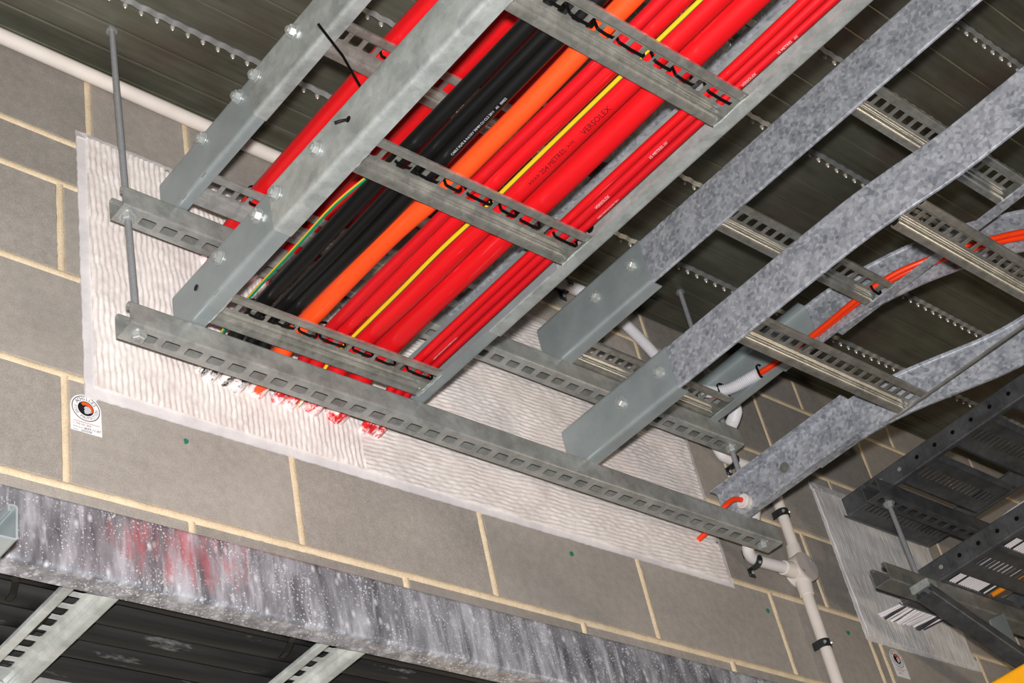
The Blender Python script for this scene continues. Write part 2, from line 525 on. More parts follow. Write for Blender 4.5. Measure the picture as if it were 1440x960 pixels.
# ------------------------------------------------------------------ setting: block wall
wall = MB().box((-0.75, 0.004, -0.75), (3.7, 0.14, 1.0)).build('wall_back', M['mortar'])
tag(wall, 'grey concrete block wall with sand coloured mortar joints', None, None, 'structure')
def in_view(x0, x1, z0, z1, pad=160):
    us, vs2 = [], []
    for x in (x0, x1):
        for z in (z0, z1):
            d = Vector((x, 0, z)) - CAM
            q = d.dot(FWD)
            us.append(720 + 2222.4 * d.dot(RIGHT) / q); vs2.append(480 + 2222.4 * d.dot(DOWN) / q)
    return max(us) > -pad and min(us) < 1440 + pad and max(vs2) > -pad and min(vs2) < 960 + pad
J = 0.0055
def mortar_bead(p, q, hw, hgt, name='mortar_joint'):
    """irregular struck mortar between two points on the wall face"""
    p, q = Vector(p), Vector(q)
    L = (q - p).length
    n = max(2, int(L / 0.011))
    d = (q - p).normalized(); w = Vector((-d.z, 0, d.x))
    V_, F_ = [], []
    for k in range(n + 1):
        c = p + (q - p) * (k / n)
        a = hw * random.uniform(0.88, 1.2); b = hw * random.uniform(0.88, 1.2); g = hgt * random.uniform(0.7, 1.25)
        for (u, y) in ((-a, 0.002), (-a * 0.72, -g * 0.75), (0.0, -g), (b * 0.72, -g * 0.75), (b, 0.002)):
            V_.append(c + w * u + Vector((0, y, 0)))
    for k in range(n):
        for i in range(4):
            F_.append((5 * k + i, 5 * k + i + 1, 5 * k + 6 + i, 5 * k + 5 + i))
    return MB().add(V_, F_).build(name, M['mortar'], wall, smooth=70)
BEADS = set()
def add_block(x0, x1, z0, z1):
    if x1 - x0 < 0.02 or not in_view(x0, x1, z0, z1): return
    b = MB().box((x0 + J, -0.0 + random.uniform(-0.0008, 0.0008), z0 + J), (x1 - J, 0.05, z1 - J), 0.0022)
    b.build('concrete_block', M['block'], wall)
    if (round(x0, 3), round(z0, 3)) not in BEADS:
        BEADS.add((round(x0, 3), round(z0, 3)))
        hg = 0.0026 if z0 < 0.15 else 0.0012
        mortar_bead((x0, 0, z0 + 0.004), (x0, 0, z1 - 0.004), 0.0062, hg * 0.9)
        mortar_bead((x0, 0, z0), (x1, 0, z0), 0.0068, hg)
def course(z0, z1, joints):
    for a, b in zip(joints, joints[1:]): add_block(a, b, z0, z1)
even = [-0.8 + 0.4 * k for k in range(12)]
odd = [-0.6 + 0.4 * k for k in range(11)]
course(-0.6, -0.4, odd); course(-0.4, -0.2, even); course(-0.2, 0.0, odd)
course(0.0, 0.2, [v for v in even if v < 1.7] + [1.917, 1.955, 2.36, 2.76, 3.16, 3.6])
course(0.2, 0.4, odd); course(0.4, 0.6, even)
course(0.6, 0.704, [-0.8, -0.35, 0.45, 0.85, 1.05])
course(0.704, 0.925, [-0.8, -0.34, 0.058, 0.255, 0.655, 1.05])
course(0.6, 0.808, [1.05, 1.41, 1.81, 2.21, 2.61, 3.01, 3.6])
course(0.808, 0.925, [1.05, 1.46, 1.61, 2.01, 2.385, 2.785, 3.2, 3.6])

for (x, z, lab) in [(0.2, 0.14, 'green plastic plug in the block beneath the white seal, beside the sticker'), (1.014, 0.143, 'green plastic plug in the third block from the sticker'),
                    (1.571, 0.146, 'green plastic plug in the block left of the vertical conduit'), (1.84, 0.151, 'green plastic plug in the block right of the vertical conduit')]:
    mb = MB()
    pts = [(0.0036 * math.cos(a) * random.uniform(.7, 1.3), 0.0046 * math.sin(a) * random.uniform(.8, 1.2)) for a in [k * math.pi / 5 for k in range(10)]]
    mb.prism(pts, (x, -0.003, z), X, Z, Y, 0.008)
    mb.tube([(x, -0.004, z), (x, 0.002, z)], 0.0028, 8)
    tag(mb.build('wall_plug', M['green_plug']), lab, 'wall plug', 'green plugs in the block wall')

# ------------------------------------------------------------------ setting: metal deck ceiling
HC = 0.925
ceil = MB().box((-0.8, -1.9, HC + 0.035), (4.6, 0.14, HC + 0.06)).build('ceiling', M['deck'])
tag(ceil, 'dark metal deck ceiling with folded seams', None, None, 'structure')
RIBS = [-0.157 - 0.2 * k for k in range(9)]
edges = [0.0] + RIBS
for a, b in zip(edges, edges[1:]):
    y1 = a - (0.004 if a == 0 else 0.011)
    y0 = b + 0.004
    w = y1 - y0
    prof = [(y0, 0.03), (y0, 0.0)]
    for s in (0.36, 0.7):
        yy = y0 + w * s
        prof += [(yy - 0.003, 0.0), (yy - 0.001, 0.0008), (yy + 0.001, 0.0008), (yy + 0.003, 0.0)]
    prof += [(y1, 0.0), (y1, 0.03)]
    MB().sheet(prof, 0.001, [(Vector((-0.8, 0, HC)), Y, Z), (Vector((4.6, 0, HC)), Y, Z)]).build('deck_sheet', M['deck'], ceil)
# seam lips and crimp nubs
for r in RIBS[:7]:
    st = []
    lip = MB()
    n = 0
    prof = [(r - 0.009, 0.012), (r - 0.008, 0.0), (r - 0.001, -0.006), (r + 0.003, -0.002), (r + 0.004, 0.006)]
    x = -0.8
    while x < 4.6:
        st.append((Vector((x, 0.0012 * math.sin(x * 2 * math.pi / 0.031), HC)), Y, Z))
        x += 0.031 / 4
    lip.sheet(prof, 0.001, st)
    lp = lip.build('seam_lip', M['deck_edge'], ceil, smooth=40)
    nb = MB()
    x = -0.17
    while x < 3.0:
        cx = x
        V_, F_ = [], []
        rings = 4; seg = 7
        for i in range(rings):
            th = i / (rings - 1) * math.pi / 2
            for k in range(seg):
                q = 2 * math.pi * k / seg
                V_.append((cx + 0.0043 * math.cos(th) * math.cos(q), r + 0.006 + 0.0043 * math.cos(th) * math.sin(q), HC - 0.001 - 0.011 * math.sin(th)))
        for i in range(rings - 1):
            for k in range(seg):
                F_.append((i * seg + k, i * seg + (k + 1) % seg, (i + 1) * seg + (k + 1) % seg, (i + 1) * seg + k))
        nb.add(V_, F_)
        x += 0.031
    tag(nb.build('crimp_nubs', M['nub'], ceil, smooth=60), None, None, None, 'stuff')
# angle along the top of the wall
trim = MB().sheet(fillet([(-0.042, 0.923), (-0.004, 0.923), (-0.004, 0.898)], 0.003), 0.002, [(Vector((-0.8, 0, 0)), Y, Z), (Vector((3.7, 0, 0)), Y, Z)])
tag(trim.build('trim_1', M['deck'], None, smooth=40), 'dark steel edge angle where ceiling meets block wall', None, None, 'structure')

# ------------------------------------------------------------------ fire seal on the wall behind the ladders
def ridged(mb, x0, x1, z0, z1, y_base, amp, pitch, angle, step_u, step_v, wob=0.0012, seed=1):
    rnd = random.Random(seed)
    nx = max(2, int((x1 - x0) / step_u)); nz = max(2, int((z1 - z0) / step_v))
    ph = [rnd.uniform(0, 6.28) for _ in range(8)]
    ca, sa = math.cos(angle), math.sin(angle)
    V_, F_ = [], []
    for j in range(nz + 1):
        z = z0 + (z1 - z0) * j / nz
        for i in range(nx + 1):
            x = x0 + (x1 - x0) * i / nx
            u = x * ca + z * sa; v = -x * sa + z * ca
            w = wob * (math.sin(v * 38 + ph[0]) + 0.7 * math.sin(v * 91 + u * 20 + ph[1]) + 0.5 * math.sin(u * 47 + v * 160 + ph[2]))
            t = (u + w) / pitch * 2 * math.pi
            hgt = amp * (0.5 + 0.5 * math.sin(t)) * (0.75 + 0.25 * math.sin(v * 60 + u * 33 + ph[3]))
            hgt += 0.0012 * math.sin(x * 23 + ph[4]) * math.sin(z * 29 + ph[5]) + 0.0007 * math.sin(v * 210 + 6 * math.sin(u * 60)) + rnd.uniform(-0.00022, 0.00022) + 0.0009 * max(0.0, math.sin(v * 75 + 2.2 * math.sin(u * 41 + ph[6]) + ph[7])) ** 6
            V_.append((x, y_base - hgt, z))
    for j in range(nz):
        for i in range(nx):
            a = j * (nx + 1) + i
            F_.append((a, a + 1, a + nx + 2, a + nx + 1))
    mb.add(V_, F_)
    # sides back to the wall
    bor = [(i, 0) for i in range(nx + 1)] + [(nx, j) for j in range(1, nz + 1)] + [(i, nz) for i in range(nx - 1, -1, -1)] + [(0, j) for j in range(nz - 1, 0, -1)]
    b0 = len(mb.v)
    off = b0 - len(V_)
    for (i, j) in bor:
        p = V_[j * (nx + 1) + i]
        mb.v.append((p[0], -0.0016, p[2]))
    m_ = len(bor)
    for k in range(m_):
        k2 = (k + 1) % m_
        A = off + bor[k][1] * (nx + 1) + bor[k][0]; B = off + bor[k2][1] * (nx + 1) + bor[k2][0]
        mb.f.append((A, b0 + k, b0 + k2, B))
    return mb
def strip_irregular(pts_a, pts_b, y, t, n, seed, jag=0.0008):
    """flat strip between two lines on the wall with a ragged edge"""
    rnd = random.Random(seed)
    mb = MB()
    A0, A1, B0, B1 = [Vector((p[0], 0, p[1])) for p in (pts_a[0], pts_a[1], pts_b[0], pts_b[1])]
    V_ = []
    for k in range(n + 1):
        s = k / n
        a = A0.lerp(A1, s) + Vector((rnd.uniform(-jag, jag), 0, rnd.uniform(-jag, jag)))
        b = B0.lerp(B1, s) + Vector((rnd.uniform(-jag, jag), 0, rnd.uniform(-jag, jag)))
        V_ += [(a.x, -0.0016, a.z), (a.x, y, a.z), (b.x, y - t, b.z), (b.x, -0.0016, b.z)]
    F_ = []
    for k in range(n):
        for i in range(4):
            j = (i + 1) % 4
            F_.append((4 * k + i, 4 * k + j, 4 * k + 4 + j, 4 * k + 4 + i))
    F_.append((0, 1, 2, 3)); F_.append((4 * n + 3, 4 * n + 2, 4 * n + 1, 4 * n))
    return mb.add(V_, F_)

seal = thing('fire_seal', (0.75, 0, 0.17), 'large white ridged fire seal board around the cable entry', 'fire seal')
ridged(MB(), 0.045, 0.545, 0.186, 0.722, -0.0095, 0.0023, 0.0102, 0.035, 0.0017, 0.009, 0.0016, 3).build('ridged_board', M['seal'], seal, smooth=80, fix=False)
ridged(MB(), 0.545, 1.462, 0.186, 0.722, -0.0095, 0.0015, 0.0092, math.pi / 2 + 0.07, 0.009, 0.0016, 0.0012, 5).build('ridged_board', M['seal'], seal, smooth=80, fix=False)
strip_irregular([(0.030, 0.165), (0.030, 0.735)], [(0.049, 0.165), (0.049, 0.735)], -0.004, 0.004, 70, 1).build('sealant_strip', M['seal_edge'], seal, smooth=30)
strip_irregular([(0.030, 0.168), (1.478, 0.178)], [(0.030, 0.189), (1.478, 0.197)], -0.004, 0.004, 160, 2).build('sealant_strip', M['seal_edge'], seal, smooth=30)
strip_irregular([(0.030, 0.737), (1.478, 0.748)], [(0.030, 0.719), (1.478, 0.719)], -0.004, 0.004, 160, 3).build('sealant_strip', M['seal_edge'], seal, smooth=30)
strip_irregular([(1.480, 0.178), (1.480, 0.745)], [(1.455, 0.19), (1.455, 0.735)], -0.004, 0.004, 60, 4).build('sealant_strip', M['seal_edge'], seal, smooth=30)
seal2 = thing('fire_seal', (2.16, 0, 0.15), 'grey fibrous fire seal board behind the dark slotted trays', 'fire seal')
ridged(MB(), 1.912, 2.33, 0.158, 0.552, -0.006, 0.0012, 0.006, 0.01, 0.0015, 0.02, 0.001, 8).build('fibrous_board', M['batt2'], seal2, smooth=80, fix=False)
strip_irregular([(1.902, 0.148), (1.908, 0.565)], [(1.926, 0.155), (1.930, 0.555)], -0.003, 0.004, 60, 5, 0.001).build('sealant_strip', M['seal_edge'], seal2, smooth=30)
strip_irregular([(1.905, 0.145), (2.345, 0.150)], [(1.905, 0.172), (2.345, 0.178)], -0.003, 0.003, 60, 6, 0.001).build('sealant_strip', M['batt2'], seal2, smooth=30)
strip_irregular([(1.905, 0.568), (2.345, 0.568)], [(1.905, 0.545), (2.345, 0.545)], -0.003, 0.004, 60, 7, 0.001).build('sealant_strip', M['seal_edge'], seal2, smooth=30)

# ------------------------------------------------------------------ strut channels on threaded rods
def strut(name, x0, x1, yc, z0, mat, label, group=None, slots=True, pitch=0.039, first=0.03, slot=0.026):
    o = thing(name, (x0, yc, z0), label, 'strut channel', group)
    h = 0.0205
    prof = fillet([(-0.0115, 0.033), (-0.0115, 0.041), (-h, 0.041), (-h, 0.0), (-0.0085, 0.0), (0.0085, 0.0), (h, 0.0), (h, 0.041), (0.0115, 0.041), (0.0115, 0.033)], 0.0032, 3)
    hole_i = [i for i in range(len(prof) - 1) if abs(prof[i][1]) < 1e-6 and abs(prof[i + 1][1]) < 1e-6 and abs((prof[i][0] + prof[i + 1][0]) / 2) < 0.0083]
    xs, holes = [x0], set()
    if slots:
        x = x0 + first
        while x + slot < x1 - 0.004:
            if x > x0:
                xs += [x, x + slot]; holes.add(len(xs) - 2)
            x += pitch
    xs.append(x1)
    hi = set(hole_i)
    MB().sheet(prof, 0.0025, [(Vector((x, yc, z0)), Y, Z) for x in xs], (lambda i, k: i in hi and k in holes), 0.0035).build('channel_body', mat, o, smooth=38)
    return o
ZL, ZU = 0.236, 0.479       # undersides of the two tiers
YC = -0.0895
strut('strut_channel', 0.047, 1.535, YC, ZL, M['galv_strut'], 'lower slotted steel strut carrying the cable ladders in front of the seal', first=-0.011 + 0.039)
strut('strut_channel', 0.047, 1.522, YC, ZU, M['galv_strut'], 'upper slotted steel strut, hung above the lower one on the same rods', first=0.0265 + 0.014)

def hexa(mb, c, axis, r, t, a0=0.0):
    axis = Vector(axis).normalized()
    ref = Z if abs(axis.z) < 0.9 else X
    u = axis.cross(ref).normalized(); v = axis.cross(u)
    pts = [(r * math.cos(a0 + k * math.pi / 3), r * math.sin(a0 + k * math.pi / 3)) for k in range(6)]
    c = Vector(c)
    n = 6
    top = 0.86
    V_ = [c + u * p[0] + v * p[1] for p in pts] + [c + u * p[0] + v * p[1] + axis * t * 0.8 for p in pts] + [c + u * p[0] * top + v * p[1] * top + axis * t for p in pts]
    F_ = [tuple(range(6))] + [(k, (k + 1) % 6, 6 + (k + 1) % 6, 6 + k) for k in range(6)] + [(6 + k, 6 + (k + 1) % 6, 12 + (k + 1) % 6, 12 + k) for k in range(6)] + [tuple(range(12, 18))]
    mb.add(V_, F_)
def disc(mb, c, axis, r, t, seg=20):
    c = Vector(c); axis = Vector(axis).normalized()
    mb.tube([c, c + axis * t], r, seg)
def rod_thing(x_top, x_bot, y, z_top, z_bot, nuts, label, r=0.0058):
    o = thing('threaded_rod', (x_bot, y, z_bot), label, 'threaded rod', 'threaded hanger rods')
    n = 2 * int((z_top - z_bot) / 0.004)
    path, rs = [], []
    for k in range(n + 1):
        s = k / n
        path.append((x_top + (x_bot - x_top) * s, y, z_top + (z_bot - z_top) * s)); rs.append(r * (1.0 if k % 2 else 0.94))
    MB().tube(path, rs, 10).build('rod_shaft', M['rod'], o, smooth=60)
    for zn in nuts:
        s = (zn - z_top) / (z_bot - z_top)
        xx = x_top + (x_bot - x_top) * s
        m = MB(); disc(m, (xx, y, zn), (0, 0, -1), 0.0135, 0.0025); m.build('washer', M['bolt'], o, smooth=40)
        m = MB(); hexa(m, (xx, y, zn - 0.0025), (0, 0, -1), 0.0105, 0.008, 0.3); m.build('hex_nut', M['bolt'], o)
    m = MB(); disc(m, (x_top, y, z_top), (0, 0, -1), 0.010, 0.004, 12); m.build('anchor_collar', M['deck_edge'], o)
    return o
rod_thing(0.056, 0.071, YC, HC, ZL - 0.012, [ZU - 0.001, ZL - 0.001], 'threaded rod at the left end hanging both struts from the ceiling')
rod_thing(1.512, 1.497, YC, HC, ZL - 0.012, [ZU - 0.001, ZL - 0.001], 'threaded rod hanging the right ends of the two long struts')

# ------------------------------------------------------------------ cable ladders
def rail_prof(h, fl, side, r=0.0075):
    return fillet([(side * fl, h), (0, h), (0, 0), (side * fl, 0)], r, 4)
def straight(x, ys, z0):
    return [(Vector((x, y, z0)), X, Z) for y in ys]
def planpath(pts, z0, sub=5):
    P = catmull([(p[0], p[1], 0) for p in pts], sub)
    out = []
    for i, p in enumerate(P):
        t = (P[min(i + 1, len(P) - 1)] - P[max(i - 1, 0)]).normalized()
        U = Vector((-t.y, t.x, 0))
        if U.x < 0: U = -U
        out.append((Vector((p.x, p.y, z0)), U, Z))
    return out
RUNG_PROF = [(-0.0345, 0.005), (-0.0345, 0.0), (-0.0225, 0.0), (-0.0205, 0.012), (-0.014, 0.0125), (0.0045, 0.0125), (0.0105, 0.0118), (0.0135, 0.0075),
             (0.0165, 0.0072), (0.0195, 0.0022), (0.0235, 0.0002), (0.0345, 0.0), (0.0345, 0.006)]
def rung_mesh(p0, axis, U, length, first, flip=1):
    """slotted hat section rung starting at p0 running along axis; U = direction from lip to ridge"""
    prof = fillet(RUNG_PROF, 0.0014, 2)
    hi = set(i for i in range(len(prof) - 1) if prof[i][1] > 0.0122 and prof[i + 1][1] > 0.0122 and -0.014 < (prof[i][0] + prof[i + 1][0]) / 2 < 0.0045)
    ss, holes = [0.0], set()
    s = first
    while s + 0.018 < length - 0.002:
        if s > 0.002:
            ss += [s, s + 0.018]; holes.add(len(ss) - 2)
        s += 0.0262
    ss.append(length)
    return MB().sheet(prof, 0.0018, [(Vector(p0) + Vector(axis) * q, Vector(U), Z) for q in ss], (lambda i, k: i in hi and k in holes), 0.003)
def bolt_part(parent, c, axis, mat=None, r=0.0098):
    m = MB()
    disc(m, c, axis, r * 1.32, 0.0022, 18)
    hexa(m, Vector(c) + Vector(axis) * 0.002, axis, r, 0.0075, random.uniform(0, 1))
    m.tube([Vector(c) + Vector(axis) * 0.0085, Vector(c) + Vector(axis) * 0.0125], r * 0.52, 8)
    return m.build('hex_bolt', mat or M['bolt'], parent, smooth=35)
Y_END = -0.072
Y_OUT = -1.52
ZA, ZC = ZL + 0.041, ZU + 0.041

# ladder A, lower tier, full of cables
ladA = thing('cable_ladder', (0.38, -0.8, ZA), 'galvanised lower cable ladder loaded with red, orange and black cables', 'cable ladder', 'cable ladders')
XA0, XA1 = 0.149, 0.614
def hole_rail(stations):
    return stations
MB().sheet(rail_prof(0.087, 0.029, 1), 0.0022, straight(XA0, [-0.340, Y_OUT], ZA)).build('side_rail', M['galv_a'], ladA, smooth=38)
MB().sheet(rail_prof(0.087, 0.027, -1), 0.0022, straight(XA1, [-0.310, Y_OUT], ZA)).build('side_rail', M['galv_a'], ladA, smooth=38)
spl = MB().sheet(rail_prof(0.083, 0.026, 1), 0.0022, straight(XA0 + 0.0026, [Y_END + 0.004, -0.48], ZA + 0.002)).build('splice_rail', M['galv_smooth'], ladA, smooth=38)
for y in (-0.203, -0.306): bolt_part(spl, (XA0 + 0.0012, y, 0.334), (-1, 0, 0))
for y in (-0.358, -0.460): bolt_part(spl, (XA0 - 0.0016, y, 0.334), (-1, 0, 0))
m = MB(); m.tube([(XA0 + 0.0006, -0.135, 0.327), (XA0 + 0.0004, -0.135, 0.327)], 0.0055, 14); m.build('bolt_hole', M['tie'], spl)
spr = MB().sheet(rail_prof(0.083, 0.027, -1), 0.0022, straight(XA1 - 0.0026, [Y_END + 0.004, -0.46], ZA + 0.002)).build('splice_rail', M['galv_smooth'], ladA, smooth=38)
for y in (-0.203, -0.306, -0.41): bolt_part(spr, (XA1 - 0.004, y, 0.334), (-1, 0, 0), M['galv_a'], 0.009)
m = MB(); m.tube([(XA1 - 0.0016, -0.544, 0.323), (XA1 - 0.0012, -0.544, 0.323)], 0.0075, 16); m.build('bolt_hole', M['tie'], ladA)
RA = [-0.153, -0.523, -0.859, -1.215]
for i, y in enumerate(RA):
    rung_mesh((XA0 + 0.003, y, ZA + 0.004), X, Y, XA1 - XA0 - 0.006, [0.008, 0.032, 0.020, 0.01][i]).build('rung', M['galv_rung'], ladA, smooth=30)
    for xx, s in ((XA0 + 0.029, 1), (XA1 - 0.026, -1)):      # weld beads
        w = MB()
        w.tube([(xx + random.uniform(-.001, .001), y + k * 0.008, ZA + 0.001 + 0.0008 * math.sin(k * 2.1)) for k in range(-4, 5)], [0.0012 + 0.001 * math.sin(k * 1.3) ** 2 for k in range(9)], 6)
        w.build('weld_bead', M['galv_a'], ladA, smooth=60)

# ladder C, upper tier, above ladder A
ladC = thing('cable_ladder', (0.43, -0.8, ZC), 'galvanised upper cable ladder above the loaded one, its red cables half hidden', 'cable ladder', 'cable ladders')
XC0, XC1 = 0.143, 0.735
MB().sheet(rail_prof(0.094, 0.022, 1), 0.0022, straight(XC0, [-0.337, Y_OUT], ZC)).build('side_rail', M['galv_a'], ladC, smooth=38)
MB().sheet(rail_prof(0.094, 0.020, -1), 0.0022, straight(XC1, [Y_END, Y_OUT], ZC)).build('side_rail', M['galv_spangle'], ladC, smooth=38)
spl = MB().sheet(rail_prof(0.0885, 0.019, 1), 0.0022, straight(XC0 + 0.0028, [Y_END + 0.006, -0.48], ZC + 0.0027)).build('splice_rail', M['galv_smooth'], ladC, smooth=38)
for y in (-0.199, -0.303): bolt_part(spl, (XC0 + 0.0012, y, 0.595), (-1, 0, 0))
for y in (-0.356, -0.458, -0.56): bolt_part(spl, (XC0 - 0.0016, y, 0.592), (-1, 0, 0))
RC = [-0.160, -0.522, -0.862, -1.2]
for i, y in enumerate(RC):
    rung_mesh((XC0 + 0.003, y, ZC + 0.004), X, Y, XC1 - XC0 - 0.006, [0.028, 0.02, 0.006, 0.01][i]).build('rung', M['galv_rung'] if i else M['galv_strut'], ladC, smooth=30)

# ladder B, lower tier, empty, widening towards the right
ladB = thing('cable_ladder', (1.24, -0.8, ZA), 'empty lower cable ladder of spangled steel, right rail flaring outward', 'cable ladder', 'cable ladders')
XB0, XB1 = 0.993, 1.463
MB().sheet(rail_prof(0.09, 0.004, 1, 0.002), 0.0024, planpath([(XB0 + 0.003, -0.30), (XB0 + 0.003, -0.55), (XB0 + 0.004, -0.76), (XB0 + 0.012, -0.86), (XB0 + 0.025, -0.96), (XB0 + 0.028, -1.08), (XB0 + 0.028, Y_OUT)], ZA, 6)).build('side_rail', M['galv_spangle'], ladB, smooth=38)
MB().sheet(rail_prof(0.09, 0.007, -1, 0.003), 0.0024, planpath([(XB1 - 0.002, -0.30), (XB1, -0.40), (1.473, -0.465), (1.495, -0.53), (1.530, -0.605), (1.560, -0.67), (1.577, -0.73), (1.584, -0.82), (1.585, -1.0), (1.585, Y_OUT)], ZA, 6)).build('side_rail', M['galv_spangle'], ladB, smooth=38)
spl = MB().sheet(rail_prof(0.094, 0.028, 1), 0.0024, straight(XB0 - 0.0005, [Y_END + 0.002, -0.352], ZA - 0.001)).build('splice_rail', M['galv_smooth'], ladB, smooth=38)
for y in (-0.225, -0.325): bolt_part(spl, (XB0 - 0.002, y, 0.329), (-1, 0, 0))
spr = MB().sheet(rail_prof(0.094, 0.024, -1), 0.0024, straight(XB1 - 0.006, [-0.050, -0.41], ZA - 0.001)).build('splice_rail', M['galv_spangle'], ladB, smooth=38)
m = MB(); m.tube([(XB1 - 0.0075, -0.223, 0.326), (XB1 - 0.009, -0.223, 0.326)], 0.011, 18); m.build('knockout_disc', M['galv_dull'], spr, smooth=40)
MB().box((1.4665, -0.44, ZA), (1.4715, Y_OUT, ZA + 0.004)).build('stringer', M['galv_dull'], ladB)
RB = [-0.526, -0.859, -1.2]
for i, y in enumerate(RB):
    rung_mesh((XB0 + [0.005, 0.030, 0.033][i], y, ZA + 0.003), X, Y, [0.478, 0.545, 0.55][i], [0.006, 0.012, 0.0][i]).build('rung', M['galv_rung'], ladB, smooth=30)

# ladder D, upper tier, thin orange cables, right rail sweeping away
ladD = thing('cable_ladder', (1.24, -0.8, ZC), 'upper cable ladder carrying thin orange cables along its right rail', 'cable ladder', 'cable ladders')
XD0, XD1 = 1.0, 1.464
MB().sheet(rail_prof(0.102, 0.004, 1, 0.002), 0.0024, straight(XD0 + 0.003, [-0.30, Y_OUT], ZC)).build('side_rail', M['galv_spangle'], ladD, smooth=38)
MB().sheet(rail_prof(0.098, 0.007, -1, 0.003), 0.0024, planpath([(XD1 - 0.001, -0.30), (XD1, -0.43), (1.472, -0.50), (1.492, -0.575), (1.525, -0.655), (1.585, -0.75), (1.67, -0.84), (1.80, -0.93), (2.0, -1.03)], ZC, 6)).build('side_rail', M['galv_spangle'], ladD, smooth=38)
spl = MB().sheet(rail_prof(0.106, 0.028, 1), 0.0024, straight(XD0 - 0.0005, [Y_END + 0.002, -0.365], ZC - 0.001)).build('splice_rail', M['galv_smooth'], ladD, smooth=38)
for y in (-0.232, -0.334): bolt_part(spl, (XD0 - 0.002, y, 0.584), (-1, 0, 0))
spr = MB().sheet(rail_prof(0.098, 0.026, -1), 0.0024, straight(XD1 - 0.006, [Y_END - 0.01, -0.40], ZC - 0.001)).build('splice_rail', M['galv_smooth'], ladD, smooth=38)
MB().box((1.458, -0.44, ZC), (1.482, Y_OUT, ZC + 0.004)).build('stringer', M['galv_spangle'], ladD)
RD = [-0.142, -0.560, -0.884, -1.22]
for i, y in enumerate(RD):
    rung_mesh((XD0 + 0.005, y, ZC + 0.003), X, Y, [0.45, 0.456, 0.466, 0.5][i], [0.012, 0.006, 0.012, 0.0][i]).build('rung', M['galv_rung'], ladD, smooth=30)

# ladder E, close to the wall below, running along it
YE = -0.28
ZE = -0.338
ladE = thing('cable_ladder', (0.4, -0.15, ZE), 'spattered galvanised ladder along the wall below, black cables on it', 'cable ladder', 'cable ladders')
profE = fillet([(0.030, 0.094), (0, 0.094), (0, 0), (0.031, 0)], 0.006, 4)
MB().sheet(profE, 0.0024, [(Vector((x, YE, ZE)), Y, Z) for x in (-0.9, 2.3)]).build('side_rail', M['spattered'], ladE, smooth=38)
profE2 = fillet([(-0.012, 0.094), (0, 0.094), (0, 0), (-0.003, 0)], 0.002, 2)
MB().sheet(profE2, 0.0024, [(Vector((x, -0.005, ZE)), Y, Z) for x in (-0.9, 2.3)]).build('side_rail', M['galv_strut'], ladE, smooth=38)
for k, x in enumerate([-0.462, -0.108, 0.248, 0.602, 0.956, 1.31]):
    rung_mesh((x, YE + 0.004, ZE + 0.004), Y, X, 0.268, 0.040).build('rung', M['galv_a'], ladE, smooth=30)
# support strut under ladder E
st = thing('strut_channel', (-0.288, -0.2, -0.384), 'stub of steel strut poking out under the spattered ladder, far left', 'strut channel')
h = 0.0205
prof = fillet([(-0.0115, 0.033), (-0.0115, 0.041), (-h, 0.041), (-h, 0.0), (h, 0.0), (h, 0.041), (0.0115, 0.041), (0.0115, 0.033)], 0.003, 3)
MB().sheet(prof, 0.0025, [(Vector((-0.2885, y, -0.3835)), X, Z) for y in (-0.375, 0.002)]).build('channel_body', M['galv_smooth'], st, smooth=38)

# ------------------------------------------------------------------ cables on ladder A
ZTOP = ZA + 0.0185
def cable_A(x, r, mat, label, cat='cable', wav=0.0015, z=None, name='power_cable', xs=None, seg=18, group='cables on the lower loaded ladder', zs=None):
    z = ZTOP + r if z is None else z
    rnd = random.Random(int(x * 10000))
    pts = []
    ys = [0.06, -0.005, -0.04, -0.075, -0.12, -0.2, -0.3, -0.4, -0.5, -0.6, -0.7, -0.8, -0.9, -1.0, -1.1, -1.25, -1.4, Y_OUT]
    for y in ys:
        dz = 0.0
        if y > -0.13: dz = -0.034 * min(1, (y + 0.13) / 0.11)
        xo = xs(y) if xs else 0.0
        pts.append((x + xo + wav * math.sin(y * 9 + x * 40) + rnd.uniform(-1, 1) * wav * 0.3, y, z + dz + (zs(y) if zs else 0.0) + (0.0008 * math.sin(y * 13 + x * 77))))
    P = catmull(pts, 4)
    o = MB().tube(P, r, seg).build(name, mat, None, smooth=70)
    tag(o, label, cat, group)
    CAB[label] = (P, r)
    return o
CAB = {}
cables = {}
cables['earth1'] = cable_A(0.2235, 0.0030, M['earth_b'], 'thin green and yellow earth cable beside the leftmost thick black cable', z=ZTOP + 0.019, xs=lambda y: 0.022 * min(1, max(0, (-0.42 - y) / 0.10)), zs=lambda y: 0.011 * min(1, max(0, (-0.40 - y) / 0.15)))
cables['black1'] = cable_A(0.2440, 0.0126, M['black'], 'leftmost thick black cable on the lower loaded ladder')
cables['black2'] = cable_A(0.2765, 0.0100, M['black'], 'black cable just right of the leftmost black one, tight against a printed one', z=ZTOP + 0.0145)
cables['black3'] = cable_A(0.2985, 0.0124, M['black'], 'black cable with white printing, next to the thick orange cable')
cables['orange'] = cable_A(0.3365, 0.0155, M['orange'], 'thick scuffed orange cable between black and red ones', xs=lambda y: 0.005 if y < -0.45 else -0.002)
cables['red4'] = cable_A(0.3725, 0.0098, M['red_dark'], 'slim dark red cable right beside the thick orange one')
cables['red5'] = cable_A(0.3980, 0.0142, M['red'], 'medium red cable left of the yellow and green earth cable')
cables['earth2'] = cable_A(0.4190, 0.0036, M['earth'], 'thin yellow and green earth cable running between thick red cables', z=ZTOP + 0.0125, xs=lambda y: 0.003 if y < -0.45 else -0.0005)
cables['red7'] = cable_A(0.4450, 0.0172, M['red'], 'thick red cable printed in black beside the earth cable')
cables['red8'] = cable_A(0.4925, 0.0208, M['red'], 'thickest plain red cable, next to a wide gap on its right')
